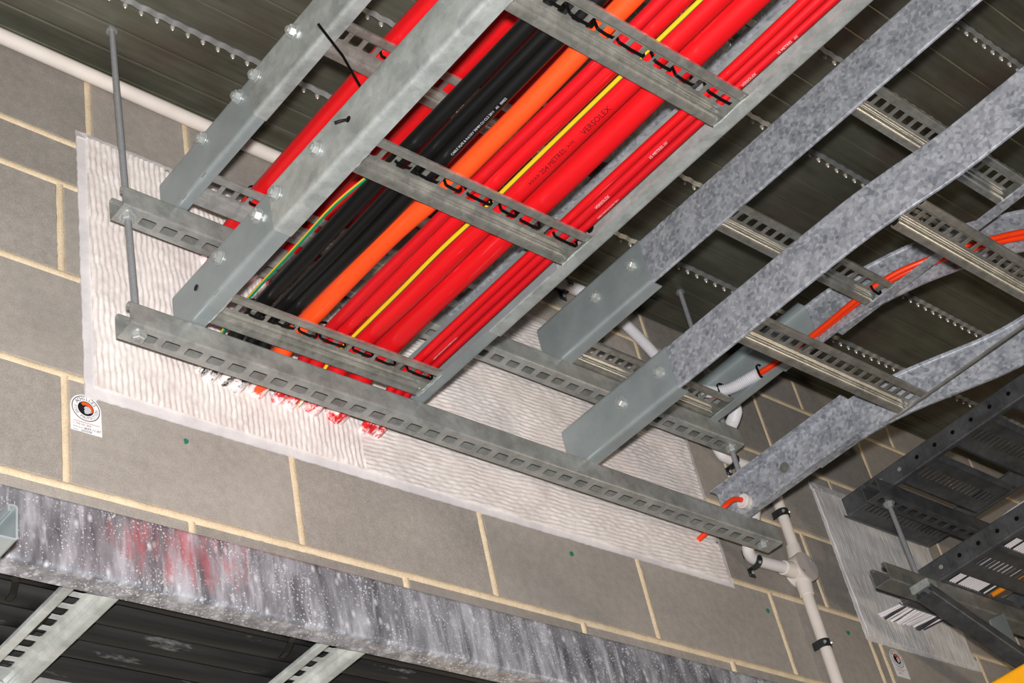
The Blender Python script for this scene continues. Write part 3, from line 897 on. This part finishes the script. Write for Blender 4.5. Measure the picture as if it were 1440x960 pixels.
cables['red9'] = cable_A(0.5480, 0.0072, M['red'], 'leftmost of three slim red cables at the right rail', wav=0.001)
cables['red10'] = cable_A(0.5655, 0.0082, M['red_dark'], 'middle of three slim red cables, printed in white', wav=0.001)
cables['red11'] = cable_A(0.5830, 0.0068, M['red_dark'], 'rightmost slim red cable, against the right rail', wav=0.001)

# cables on upper ladder C
ZCT = ZC + 0.0185
def cable_C(x, r, mat, label, xs=None):
    z = ZCT + r
    pts = []
    for y in [0.06, -0.01, -0.08, -0.16, -0.25, -0.4, -0.55, -0.7, -0.85, -1.0, -1.2, Y_OUT]:
        dz = -0.02 * min(1, (y + 0.13) / 0.11) if y > -0.13 else 0
        pts.append((x + 0.002 * math.sin(y * 7 + x * 30), y, z + dz))
    o = MB().tube(catmull(pts, 4), r, 16).build('power_cable', mat, None, smooth=70)
    tag(o, label, 'cable', 'cables on the upper ladder')
    return o
cable_C(0.268, 0.0180, M['red'], 'red cable on the upper ladder, seen left of the big rail')
cable_C(0.345, 0.0165, M['red'], 'second red cable on the upper ladder, glimpsed left of the black cables')
cable_C(0.386, 0.0170, M['red'], 'third red cable on the upper ladder, glimpsed beside the leftmost black cable')
cable_C(0.440, 0.0165, M['red'], 'fourth red cable on the upper ladder, glimpsed between the black cables')
cable_C(0.498, 0.0170, M['red'], 'fifth red cable on the upper ladder, glimpsed left of the orange cable')

# printing on the sheaths, wrapped on the cable
def text_verts(s, size, align='LEFT'):
    cu = bpy.data.curves.new('lettering', 'FONT')
    cu.body = s; cu.size = size; cu.align_x = align; cu.align_y = 'CENTER'; cu.resolution_u = 2
    ob = bpy.data.objects.new('lettering', cu)
    C.objects.link(ob)
    dg = bpy.context.evaluated_depsgraph_get()
    me = bpy.data.meshes.new_from_object(ob.evaluated_get(dg))
    v = [tuple(p.co) for p in me.vertices]; f = [tuple(p.vertices) for p in me.polygons]
    bpy.data.objects.remove(ob); bpy.data.meshes.remove(me); bpy.data.curves.remove(cu)
    return v, f
def print_on(cab, s, y0, size, phi, mat, sgn=-1, stretch=1.0):
    """lettering running along the cable from y0; phi = angle round the cable from straight down towards -x"""
    lab = cab['label']
    P, r = CAB[lab]
    v, f = text_verts(s, size)
    V_ = []
    for (a, b, _) in v:
        y = y0 + sgn * a * stretch
        k = min(range(len(P) - 1), key=lambda i: abs(P[i].y - y))
        k = max(0, min(len(P) - 2, k if (P[k].y >= y) else k - 1))
        d = P[k + 1].y - P[k].y
        t = (y - P[k].y) / d if abs(d) > 1e-9 else 0
        c = P[k].lerp(P[k + 1], t)
        ang = phi + (-sgn) * b / r
        V_.append((c.x - (r + 0.0006) * math.sin(ang), y, c.z - (r + 0.0006) * math.cos(ang)))
    MB().add(V_, f).build('printed_lettering', mat, cab, fix=False)
print_on(cables['red7'], '>>>> 254 METRES. >/<', -0.585, 0.0105, 0.35, M['ink_soft'])
print_on(cables['red7'], 'VERSOLEX', -0.705, 0.0125, 0.30, M['ink_soft'])
print_on(cables['red5'], 'XLPE VERSOLEX', -0.17, 0.0085, -0.2, M['ink_soft'])
print_on(cables['black3'], 'CABLE XLPE & 0.6/1KV 70MM CU CL2 2011   AS   00052', -0.575, 0.0052, 0.15, M['ink_silver'])
print_on(cables['black3'], 'CABLE XLPE & 0.6/1KV 70MM CU CL2 2011   AS   00052', -0.205, 0.0050, -0.55, M['ink_grey'])
print_on(cables['red10'], '15 METRES ////', -0.72, 0.0062, 0.25, M['ink_white'])
print_on(cables['red10'], 'VERSOLEX', -0.60, 0.0066, 0.25, M['ink_white'])
print_on(cables['red11'], 'CABLE XLPE & 0.6/1KV 2011', -0.585, 0.0040, 0.2, M['ink_white'])
print_on(cables['red11'], '15 METRES   ////', -0.965, 0.0058, 0.2, M['ink_white'])
print_on(cables['red11'], 'VERSOLEX', -0.895, 0.0060, 0.2, M['ink_white'])
print_on(cables['red10'], 'CABLE XLPE & 0.6/1KV 35MM CU 2011', -0.195, 0.0038, 0.1, M['ink_white'])

# ------------------------------------------------------------------ cable ties
def tie_loop(y, x0, x1, z_bot, z_top, label, group, w=0.0046, tail=None, name='cable_tie'):
    """strap up through one slot, over the cable and down through the next, bridging below the rung"""
    o = thing(name, ((x0 + x1) / 2, y, z_bot), label, 'cable tie', group)
    rr = min(0.006, (x1 - x0) * 0.3)
    loop = []
    def arc(cx, cz, a0, a1, r):
        for k in range(4):
            a = a0 + (a1 - a0) * k / 3
            loop.append((cx + r * math.cos(a), y, cz + r * math.sin(a)))
    R = min((x1 - x0) / 2 * 0.9, (z_top - z_bot) * 0.45)
    arc(x0 + rr * 0.8, z_bot + rr * 0.5, math.pi, 1.5 * math.pi, rr * 0.5)
    loop.append(((x0 + x1) / 2, y, z_bot - 0.0015))
    arc(x1 - rr * 0.8, z_bot + rr * 0.5, -0.5 * math.pi, 0, rr * 0.5)
    arc(x1 - R, z_top - R, 0, 0.5 * math.pi, R)
    arc(x0 + R, z_top - R, 0.5 * math.pi, math.pi, R)
    loop.append(loop[0])
    MB().tube(loop, 0.001, flat=(0.0013, w), up=(0, 1, 0)).build('strap', M['tie'], o)
    hd = MB().box((x1 - 0.002, y - 0.0035, (z_bot + z_top) / 2), (x1 + 0.003, y + 0.0035, (z_bot + z_top) / 2 + 0.006), 0.0008)
    hd.build('tie_head', M['tie'], o)
    if tail:
        MB().tube(tail, 0.001, flat=(0.0036, 0.0013)).build('tie_tail', M['tie'], o)
    return o
runs = [('leftmost black cable', 0.2290, 0.2590, 0.0262), ('printed black cable', 0.2655, 0.3130, 0.0262), ('thick orange cable', 0.3190, 0.3545, 0.0320),
        ('two middle red cables', 0.3615, 0.4140, 0.0300), ('black-printed thick red cable', 0.4260, 0.4640, 0.0360),
        ('thickest plain red cable', 0.4700, 0.5150, 0.0430), ('three slim red cables', 0.5390, 0.5910, 0.0175)]
rung_words = ['rung nearest the wall', 'middle rung', 'topmost rung in view']
for i, y in enumerate(RA[:3]):
    for (nm, x0, x1, hh) in runs:
        yy = y - 0.0045 + random.uniform(-0.003, 0.003)
        tie_loop(yy, x0 + random.uniform(-.003, .003), x1 + random.uniform(-.003, .003), ZA + 0.0125, ZTOP + hh + 0.003,
                 'black cable tie strapping the %s to the %s' % (nm, rung_words[i]), 'black ties along the loaded ladder')
for i, y in enumerate(RC[:2]):
    tie_loop(y - 0.004, 0.248, 0.288, ZC + 0.0125, ZCT + 0.039, 'black cable tie on the red cable above, %s' % ['at the rung nearest the wall', 'at the second upper rung'][i], 'black ties on the upper ladder',
             tail=None if i == 0 else [(0.236, -0.482, 0.500), (0.18, -0.515, 0.502), (0.113, -0.546, 0.500)])
# a tie poking out of a hole in the big left rail
o = thing('cable_tie', (XA0 - 0.01, -0.535, 0.325), 'black cable tie end poking through the big left rail', 'cable tie', 'black ties along the loaded ladder')
MB().tube([(XA0 + 0.02, -0.536, 0.327), (XA0 - 0.002, -0.534, 0.326), (XA0 - 0.012, -0.529, 0.322), (XA0 - 0.016, -0.522, 0.323)], 0.0022, 8).build('tie_tail', M['tie'], o, smooth=60)
MB().tube([(XA0 - 0.0012, -0.535, 0.326), (XA0 - 0.0022, -0.535, 0.326)], 0.005, 12).build('tie_head', M['tie'], o, smooth=40)

# ------------------------------------------------------------------ thin orange cables and flexible conduit on ladder D
def orange(pts, r, label):
    o = MB().tube(catmull(pts, 6), r, 12).build('data_cable', M['orange_thin'], None, smooth=70)
    return tag(o, label, 'cable', 'thin orange cables on the upper right ladder')
zD = ZC + 0.022
orange([(1.425, -0.13, zD + 0.012), (1.445, -0.20, zD + 0.012), (1.452, -0.28, zD + 0.004), (1.452, -0.40, zD), (1.450, -0.52, zD + 0.002), (1.462, -0.60, zD + 0.004), (1.487, -0.67, zD), (1.535, -0.745, zD), (1.60, -0.82, zD), (1.70, -0.90, zD), (1.84, -0.98, zD)], 0.0062, 'orange cable lying innermost on the upper right ladder')
orange([(1.445, -0.145, zD + 0.018), (1.456, -0.20, zD + 0.017), (1.458, -0.29, zD + 0.004), (1.456, -0.41, zD), (1.4605, -0.52, zD + 0.003), (1.475, -0.60, zD + 0.005), (1.500, -0.665, zD), (1.548, -0.74, zD), (1.612, -0.81, zD), (1.71, -0.89, zD), (1.85, -0.965, zD)], 0.0062, 'orange cable lying against the sweeping right rail')
def corrugated(path, r, pitch=0.0042, seg=12):
    P = catmull(path, 8)
    L = [0]
    for a, b in zip(P, P[1:]): L.append(L[-1] + (b - a).length)
    n = int(L[-1] / pitch * 2)
    pts, rs = [], []
    j = 0
    for k in range(n + 1):
        s = L[-1] * k / n
        while j < len(L) - 2 and L[j + 1] < s: j += 1
        t = (s - L[j]) / max(1e-9, L[j + 1] - L[j])
        pts.append(P[j].lerp(P[j + 1], t)); rs.append(r * (1.0 if k % 2 else 0.86))
    return MB().tube(pts, rs, seg)
tag(corrugated([(1.452, -0.245, zD + 0.008), (1.447, -0.215, zD + 0.010), (1.436, -0.18, zD + 0.010), (1.415, -0.155, zD + 0.010), (1.386, -0.142, zD + 0.012)], 0.0135).build('flexible_conduit', M['flex'], None, smooth=75),
    'white corrugated conduit sleeving orange cable inside the upper right ladder', 'conduit', 'white flexible conduits')
tie_loop(-0.252, 1.440, 1.466, zD - 0.008, zD + 0.026, 'black cable tie around orange cable just past the corrugated sleeve', 'black ties on the orange cables')
tie_loop(-0.165, 1.409, 1.445, zD - 0.006, zD + 0.028, 'black cable tie around the white corrugated sleeve', 'black ties on the orange cables')
tie_loop(RD[1] + 0.002, 1.440, 1.470, ZC + 0.010, zD + 0.014, 'black cable tie holding orange cables to a rung', 'black ties on the orange cables')
# elbow coming out of the wall side of the rail
tag(corrugated([(1.474, -0.112, 0.600), (1.512, -0.100, 0.622), (1.550, -0.092, 0.628), (1.573, -0.088, 0.610), (1.560, -0.084, 0.580), (1.545, -0.072, 0.552), (1.548, -0.045, 0.525)], 0.0145, 0.004).build('flexible_conduit', M['flex'], None, smooth=75),
    'white conduit elbow bending down behind the upper right rail', 'conduit', 'white flexible conduits')
tag(corrugated([(1.215, -0.020, 0.868), (1.26, -0.026, 0.858), (1.339, -0.030, 0.816), (1.423, -0.030, 0.751), (1.485, -0.028, 0.672), (1.535, -0.026, 0.580), (1.556, -0.024, 0.540)], 0.0135).build('flexible_conduit', M['flex'], None, smooth=75),
    'white corrugated conduit slanting down the wall from the ceiling pipe', 'conduit', 'white flexible conduits')
# gland and orange loop at the lower right rail
gl = thing('cable_gland', (1.452, -0.112, 0.312), 'cream cable gland in the end of the lower right rail', 'cable gland')
MB().tube([(1.4555, -0.112, 0.312), (1.444, -0.112, 0.312)], 0.0155, 16).build('gland_flange', M['pvc_warm'], gl, smooth=40)
MB().tube([(1.446, -0.112, 0.312), (1.440, -0.112, 0.312)], 0.0115, 16).build('gland_nut', M['pvc'], gl, smooth=40)
orange([(1.470, -0.112, 0.312), (1.440, -0.112, 0.313), (1.418, -0.108, 0.310), (1.400, -0.092, 0.296), (1.398, -0.072, 0.286), (1.400, -0.05, 0.279), (1.402, -0.03, 0.273), (1.402, 0.01, 0.268)], 0.0056, 'orange cable looping from the gland down into the seal')

# ------------------------------------------------------------------ rigid conduits on the wall
def pipe(pts, r, mat, label, name='conduit_pipe', seg=18):
    o = MB().tube(pts, r, seg).build(name, mat, None, smooth=60)
    return tag(o, label, 'conduit', 'white rigid conduits')
pipe([(-0.8, -0.0185, 0.880), (0.4, -0.0185, 0.872), (1.23, -0.0185, 0.868)], 0.0135, M['pvc_warm'], 'long pale pipe running along the wall just under the ceiling')
pipe(catmull([(1.553, -0.022, 0.548), (1.563, -0.02, 0.532), (1.58, -0.018, 0.524), (1.64, -0.018, 0.523), (1.722, -0.018, 0.523)], 5), 0.0125, M['pvc'], 'short horizontal white pipe behind the right rod')
pipe([(1.724, -0.018, 0.56), (1.7215, -0.018, 0.30)], 0.0125, M['pvc_warm'], 'upright white pipe above the round junction box')
pipe([(1.708, -0.018, 0.235), (1.702, -0.018, -0.25)], 0.0125, M['pvc_warm'], 'upright white pipe below the round junction box')
pipe(catmull([(1.467, -0.112, 0.312), (1.488, -0.104, 0.312), (1.506, -0.083, 0.302), (1.514, -0.060, 0.284), (1.523, -0.036, 0.266), (1.545, -0.022, 0.257), (1.58, -0.018, 0.257), (1.69, -0.018, 0.262)], 5), 0.0125, M['pvc'], 'white pipe from the gland elbow bending into the junction box from the left')
jb = thing('junction_box', (1.714, -0.02, 0.24), 'round white junction box joining the wall pipes', 'junction box')
MB().tube([(1.714, 0.0, 0.267), (1.714, -0.036, 0.267)], 0.034, 28).build('box_body', M['pvc_warm'], jb, smooth=40)
MB().tube([(1.714, -0.036, 0.267), (1.714, -0.0395, 0.267)], [0.0345, 0.0335], 28).build('box_lid', M['pvc_lid'], jb, smooth=40)
for s in (-1, 1):
    m = MB(); disc(m, (1.714 + s * 0.022, -0.0395, 0.267 + s * 0.018), (0, -1, 0), 0.0035, 0.0015, 10); m.build('lid_screw', M['bolt'], jb)
for a, b in (((1.7165, -0.018, 0.292), (1.719, -0.018, 0.33)), ((1.711, -0.018, 0.243), (1.7075, -0.018, 0.205)), ((1.69, -0.018, 0.2615), (1.655, -0.018, 0.260))):
    MB().tube([a, b], [0.0185, 0.0155], 18).build('box_spout', M['pvc_warm'], jb, smooth=40)
def saddle(x, z, axis, label, mat):
    o = thing('pipe_clip', (x, -0.02, z), label, 'pipe clip', 'pipe clips on the wall conduits')
    R = 0.0142
    pts = []
    for k in range(9):
        a = math.pi * k / 8
        q = (R * math.cos(a), -0.018 - R * math.sin(a))
        pts.append(q)
    pts = [(R, 0.0)] + pts + [(-R, 0.0)]
    if axis == 'z':
        P = [Vector((x + p[0], p[1], z)) for p in pts]; up = (0, 0, 1); d = Vector((0, 0, 1)); lat = X
    else:
        P = [Vector((x, p[1], z + p[0])) for p in pts]; up = (1, 0, 0); d = X; lat = Z
    MB().tube(P, 0.001, flat=(0.0016, 0.018), up=up).build('clip_band', mat, o, smooth=30)
    for s in ((-1, 1) if axis == 'x' else ()):
        c = Vector((x, -0.002, z)) + lat * (s * 0.022)
        e1, e2 = lat * 0.009, d * 0.009
        m = MB(); m.box(c - e1 - e2 + Y * -0.001, c + e1 + e2 + Y * 0.002); m.build('clip_foot', mat, o)
        m = MB(); disc(m, c + Y * -0.003, (0, -1, 0), 0.0042, 0.003, 10); m.build('screw', M['bolt'], o)
    for s in (-0.75, 0.55):
        m = MB(); disc(m, Vector((x, -0.018, z)) + lat * (R * math.sin(s)) + Y * (-R * math.cos(s)), Vector(lat) * math.sin(s) + Y * -math.cos(s), 0.0034, 0.003, 8); m.build('rivet', M['bolt'], o)
    return o
saddle(1.7235, 0.414, 'z', 'dark steel clip on the upright pipe above the junction box', M['clip_dark'])
saddle(1.7045, 0.085, 'z', 'dark steel clip on the upright pipe below the junction box', M['clip_dark'])
saddle(1.600, 0.523, 'x', 'dark steel clip behind the right hand threaded rod', M['clip_dark'])
saddle(1.558, 0.254, 'x', 'dark steel clip at the lower strut end, on the junction box side pipe', M['clip_dark'])
saddle(1.198, 0.870, 'x', 'dark steel clip where the ceiling pipe meets the slanting conduit', M['clip_dark'])

# ------------------------------------------------------------------ black cables on ladder E
lab_e = ['black dusty cable nearest the spattered rail', 'second dusty black cable behind the spattered rail', 'third dusty black cable behind the spattered rail',
         'fourth dusty black cable behind the spattered rail', 'dusty black cable nearest the wall, below the spattered rail']
for k, (y, r) in enumerate([(-0.2165, 0.0215), (-0.171, 0.022), (-0.127, 0.021), (-0.085, 0.0205), (-0.0345, 0.0265)]):
    pts = [(x, y + 0.0018 * math.sin(x * 5 + k * 2), ZE + 0.0185 + r) for x in [-0.9 + 0.2 * i for i in range(17)]]
    tag(MB().tube(catmull(pts, 3), r, 18).build('power_cable', M['dusty'], None, smooth=70), lab_e[k], 'cable', 'black cables on the ladder along the wall')
for (x, lab) in ((-0.205, 'black cable tie hanging at the far left under the spattered ladder'), (0.168, 'black cable tie hanging left of the second rung under the spattered ladder')):
    o = thing('cable_tie', (x, -0.24, ZE), lab, 'cable tie', 'black ties under the spattered ladder')
    MB().tube([(x, -0.246, ZE + 0.010), (x + 0.004, -0.2385, ZE + 0.006), (x + 0.014, -0.222, ZE + 0.011), (x + 0.022, -0.20, ZE + 0.009), (x + 0.024, -0.185, ZE + 0.010)], 0.001, flat=(0.0075, 0.0016)).build('strap', M['tie'], o)
    MB().box((x - 0.006, -0.2475, ZE + 0.006), (x + 0.005, -0.240, ZE + 0.013), 0.001).build('tie_head', M['tie'], o)
for (x, lab) in ((-0.1245, 'black cable tie through the slots of the leftmost rung below'), (0.2315, 'black cable tie through the slots of the second rung below')):
    o = thing('cable_tie', (x, -0.15, ZE + 0.01), lab, 'cable tie', 'black ties under the spattered ladder')
    P = [(x, -0.178, ZE + 0.022), (x, -0.172, ZE + 0.0125), (x, -0.150, ZE + 0.0115), (x, -0.124, ZE + 0.0125), (x, -0.117, ZE + 0.022)]
    MB().tube(P, 0.001, flat=(0.0075, 0.0016), up=(0, 0, 1)).build('strap', M['tie'], o)

# ------------------------------------------------------------------ dark slotted trays at the right
YF = -0.145
strut('strut_channel', 1.905, 2.75, YF, 0.431, M['tray_dark'], 'dark slotted strut under the upper dark tray', first=0.018)
strut('strut_channel', 1.802, 2.75, YF, 0.1835, M['galv_dull'], 'plain dark strut under the lower dark tray, its open end showing', slots=False)
rod_thing(1.9605, 1.955, YF, 0.492, 0.172, [0.430], 'dark threaded rod joining the two struts of the dark trays')
def tray(x0, x1, z0, y_end, rows, label, slat_w, hole0, hh):
    o = thing('cable_tray', ((x0 + x1) / 2, -0.7, z0), label, 'cable tray', 'dark slotted cable trays')
    for (x, s) in ((x0, 1), (x1, -1)):
        prof = fillet([(s * 0.008, hh), (0, hh), (0, 0), (s * 0.012, 0)], 0.003, 3)
        rl = MB().sheet(prof, 0.002, straight(x, [y_end, -1.5], z0)).build('side_rail', M['tray_dark'], o, smooth=38)
        y = hole0
        k = 0
        while y > -0.75:
            pl = MB()
            w = 0.0185; hz = hh * 0.42
            xo = x - s * 0.001
            zc = z0 + hh * 0.5
            pl.prism([(-w, -hz), (w * 0.7, -hz), (w, -hz + 0.006), (w, hz - 0.006), (w * 0.7, hz), (-w, hz)], (xo, y, zc), Y, Z, X * (-s), 0.0018)
            pl.build('embossed_pad', M['tray_dark'], rl)
            h_ = MB(); h_.tube([(xo - s * 0.0018, y + 0.002, zc), (xo - s * 0.0026, y + 0.002, zc)], 0.0052, 12)
            h_.build('rail_hole', M['tie'] if k > 0 else M['bolt'], rl)
            y -= 0.0515
            k += 1
    hw = slat_w / 2
    for yr in rows:
        prof = [(-hw, 0.010), (-hw + 0.003, 0.003), (-hw + 0.010, 0.0), (-hw + 0.016, 0.003), (-0.016, 0.003), (0.016, 0.003), (hw - 0.016, 0.003), (hw - 0.010, 0.0), (hw - 0.003, 0.003), (hw, 0.010)]
        hi = {4}
        xs, holes = [x0 + 0.002], set()
        x = x0 + 0.022
        while x + 0.007 < x1 - 0.015:
            xs += [x, x + 0.0075]; holes.add(len(xs) - 2)
            x += 0.0168
        xs.append(x1 - 0.002)
        MB().sheet(prof, 0.0016, [(Vector((x, yr, z0)), Y, Z) for x in xs], (lambda i, k: i in hi and k in holes)).build('slotted_slat', M['tray_dark'], o, smooth=30)
    return o
tray(1.979, 2.305, 0.4735, -0.026, [-0.075, -0.232, -0.389, -0.546, -0.703], 'dark slotted cable tray on the upper dark strut, empty', 0.118, -0.196, 0.048)
tray(2.006, 2.345, 0.2260, -0.060, [-0.110, -0.262, -0.414, -0.566, -0.718], 'dark slotted cable tray below, carrying thin white cables', 0.118, -0.184, 0.050)
# thin cables in the lower tray, spreading into the wall seal
rnd = random.Random(5)
nW = 22
for k in range(nW):
    x = 2.020 + 0.0083 * k
    kind = 'white'
    mat = M['white_cable']
    if k in (2, 6, 17, 18, 20): kind, mat = 'charcoal', M['grey_cable']
    if k == 21: kind, mat = 'amber', M['amber_cable']
    r = 0.0036 if kind != 'amber' else 0.006
    ex = 1.982 + 0.0083 * k + rnd.uniform(-0.004, 0.004)
    if k == 21: x = 2.215
    pts = [(ex - 0.001, 0.02, 0.222 + rnd.uniform(-.006, .003)), (ex, -0.004, 0.223 + rnd.uniform(-.006, .003)), (x - 0.006 + rnd.uniform(-.004, .004), -0.055, 0.2335)]
    for y in (-0.12, -0.2, -0.3, -0.4, -0.55, -0.7, -0.9, -1.2):
        pts.append((x + rnd.uniform(-.0005, .0005), y, 0.2300 + r + 0.001))
    if k == 21: pts = pts[3:]
    ordn = ['first', 'second', 'third', 'fourth', 'fifth', 'sixth', 'seventh', 'eighth', 'ninth', 'tenth', 'eleventh', 'twelfth', 'thirteenth', 'fourteenth', 'fifteenth',
            'sixteenth', 'seventeenth', 'eighteenth', 'nineteenth', 'twentieth', 'twenty-first', 'twenty-second'][k]
    lab = 'thin %s cable in the lower dark tray, %s from its left side' % (kind, ordn)
    tag(MB().tube(catmull(pts, 3), r, 8).build('data_cable', mat, None, smooth=70), lab, 'cable', 'thin cables in the lower dark tray')
tag(MB().tube(catmull([(2.07, -0.30, 0.30), (2.12, -0.34, 0.335), (2.18, -0.40, 0.36), (2.28, -0.48, 0.37), (2.4, -0.55, 0.36)], 6), 0.006, 10).build('data_cable', M['white_cable'], None, smooth=70),
    'white cable arching above the lower dark tray', 'cable')
# diagonal brace and gusset under the lower strut
br = thing('diagonal_brace', (2.1, YF - 0.045, 0.05), 'dark steel brace slanting down under the lower dark strut', 'brace')
d = Vector((0.29, 0.0, -0.098)).normalized()
nrm = Vector((-d.z, 0, d.x))
a0 = Vector((1.878, YF - 0.043, 0.166))
prof = fillet([(-0.006, -0.011), (-0.020, -0.011), (-0.020, 0.012), (0.020, 0.012), (0.020, -0.011), (0.006, -0.011)], 0.003, 3)
MB().sheet([(-p[0], -p[1]) for p in prof], 0.0025, [(a0 - nrm * 0.012, Y, nrm), (a0 + d * 0.9 - nrm * 0.012, Y, nrm)]).build('channel_body', M['tray_dark'], br, smooth=38)
MB().box(a0 + Vector((-0.006, -0.018, -0.004)), a0 + Vector((0.03, 0.03, 0.016)), 0.003).build('end_weld', M['galv_a'], br)
gs = MB()
gs.prism([(2.141, 0.128), (2.146, 0.156), (2.224, 0.190), (2.224, 0.060), (2.17, 0.080)], (0, YF - 0.0225, 0), X, Z, Y, -0.003)
tag(gs.build('gusset_plate', M['galv_smooth'], None), 'pale steel gusset plate between the brace and the lower dark strut', 'plate')
# yellow rail of the work platform
yr = MB()
yr.sheet(fillet([(0.0, -0.06), (0.0, 0.0), (0.05, 0.0), (0.05, -0.06), (0.0005, -0.06)], 0.008, 4), 0.003, [(Vector((1.504, -0.28, -0.25)), X, Z), (Vector((1.506, -0.95, -0.25)), X, Z)])
tag(yr.build('platform_rail', M['yellow'], None, smooth=45), 'yellow painted platform rail in the bottom right corner', 'rail')

# ------------------------------------------------------------------ inspection stickers
def sticker(x0, z0, w, hgt, label, detail):
    o = thing('inspection_sticker', (x0 + w / 2, -0.002, z0), label, 'sticker', 'fire inspection stickers')
    r = w / 2
    cz = z0 + hgt - r
    cx = x0 + r
    yb = -0.0014
    poly = [(x0, z0), (x0 + w, z0)] + [(cx + r * math.cos(a), cz + r * math.sin(a)) for a in [math.pi * k / 20 for k in range(21)]]
    MB().prism(poly, (0, yb, 0), X, Z, Y, -0.0008).build('backing', M['paper'], o)
    ys = yb - 0.0009
    def ring(r0, r1, mat, nm, y=ys, n=40, a0=0, a1=2 * math.pi):
        V_, F_ = [], []
        for k in range(n + 1):
            a = a0 + (a1 - a0) * k / n
            V_ += [(cx + r0 * math.cos(a), y, cz + r0 * math.sin(a)), (cx + r1 * math.cos(a), y, cz + r1 * math.sin(a))]
            if k: F_.append((2 * k - 2, 2 * k - 1, 2 * k + 1, 2 * k))
        MB().add(V_, F_).build(nm, mat, o, fix=False)
    ring(r * 0.86, r * 0.91, M['ink'], 'printed_ring')
    ring(0.0, r * 0.52, M['ink'], 'printed_disc')
    ring(r * 0.24, r * 0.46, M['ink_orange'], 'printed_flame', ys - 0.0002, 24, math.radians(-35), math.radians(135))
    hel = [(-0.06, -0.40), (0.14, -0.36), (0.32, -0.22), (0.31, 0.02), (0.18, 0.16), (-0.02, 0.17), (-0.13, 0.02), (-0.08, -0.10), (-0.13, -0.20)]
    MB().add([(cx + p[0] * r, ys - 0.0004, cz + p[1] * r) for p in hel], [tuple(range(len(hel)))]).build('printed_head', M['ink_silver'], o, fix=False)
    def arc_text(s, rad, size, mid, span, inward, mat):
        n = len(s)
        mbx = MB()
        for i, ch in enumerate(s):
            if ch == ' ': continue
            t = (i + 0.5) / n - 0.5
            a = mid - t * span if not inward else mid + t * span
            v, f = text_verts(ch, size, 'CENTER')
            er = Vector((math.cos(a), 0, math.sin(a)))
            et = Vector((math.sin(a), 0, -math.cos(a)))
            if inward: er, et = er, -et
            c = Vector((cx, ys, cz)) + er * rad
            upv = er if not inward else -er
            mbx.add([c + et * p[0] + upv * p[1] for p in v], f)
        mbx.build('printed_lettering', mat, o, fix=False)
    arc_text('ACHILLES', r * 0.69, r * 0.34, math.pi / 2, math.radians(125), False, M['ink'])
    arc_text('FIRE PROTECTION', r * 0.69, r * 0.28, -math.pi / 2, math.radians(195), True, M['ink_grey'])
    def line(s, x, z, size, mat, slant=0.0):
        v, f = text_verts(s, size)
        MB().add([(x + p[0] + slant * p[1], ys, z + p[1] + p[0] * slant * 0.1) for p in v], f).build('printed_lettering', mat, o, fix=False)
    zl = cz - r * 1.05
    MB().box((x0 + w * 0.08, ys, zl - 0.0003), (x0 + w * 0.92, ys + 0.0002, zl + 0.0005)).build('printed_line', M['ink_red'], o)
    line('1 300 361 809', x0 + w * 0.08, zl - w * 0.09, w * 0.10, M['ink_grey'])
    if detail:
        line('Reference No', x0 + w * 0.08, zl - w * 0.21, w * 0.075, M['ink_grey'])
        line('A09-11-87', x0 + w * 0.44, zl - w * 0.21, w * 0.12, M['ink'], 0.2)
        line('Date', x0 + w * 0.08, zl - w * 0.31, w * 0.075, M['ink_grey'])
        line('JAN/08', x0 + w * 0.34, zl - w * 0.31, w * 0.11, M['ink'], 0.2)
    else:
        line('A09-11', x0 + w * 0.2, zl - w * 0.24, w * 0.12, M['ink_grey'], 0.2)
    return o
sticker(0.0065, 0.101, 0.050, 0.069, 'round-topped white sticker with a ringed emblem beside the large white seal', True)
sticker(1.972, 0.072, 0.048, 0.070, 'round-topped white sticker under the grey fibrous seal, bottom right', False)
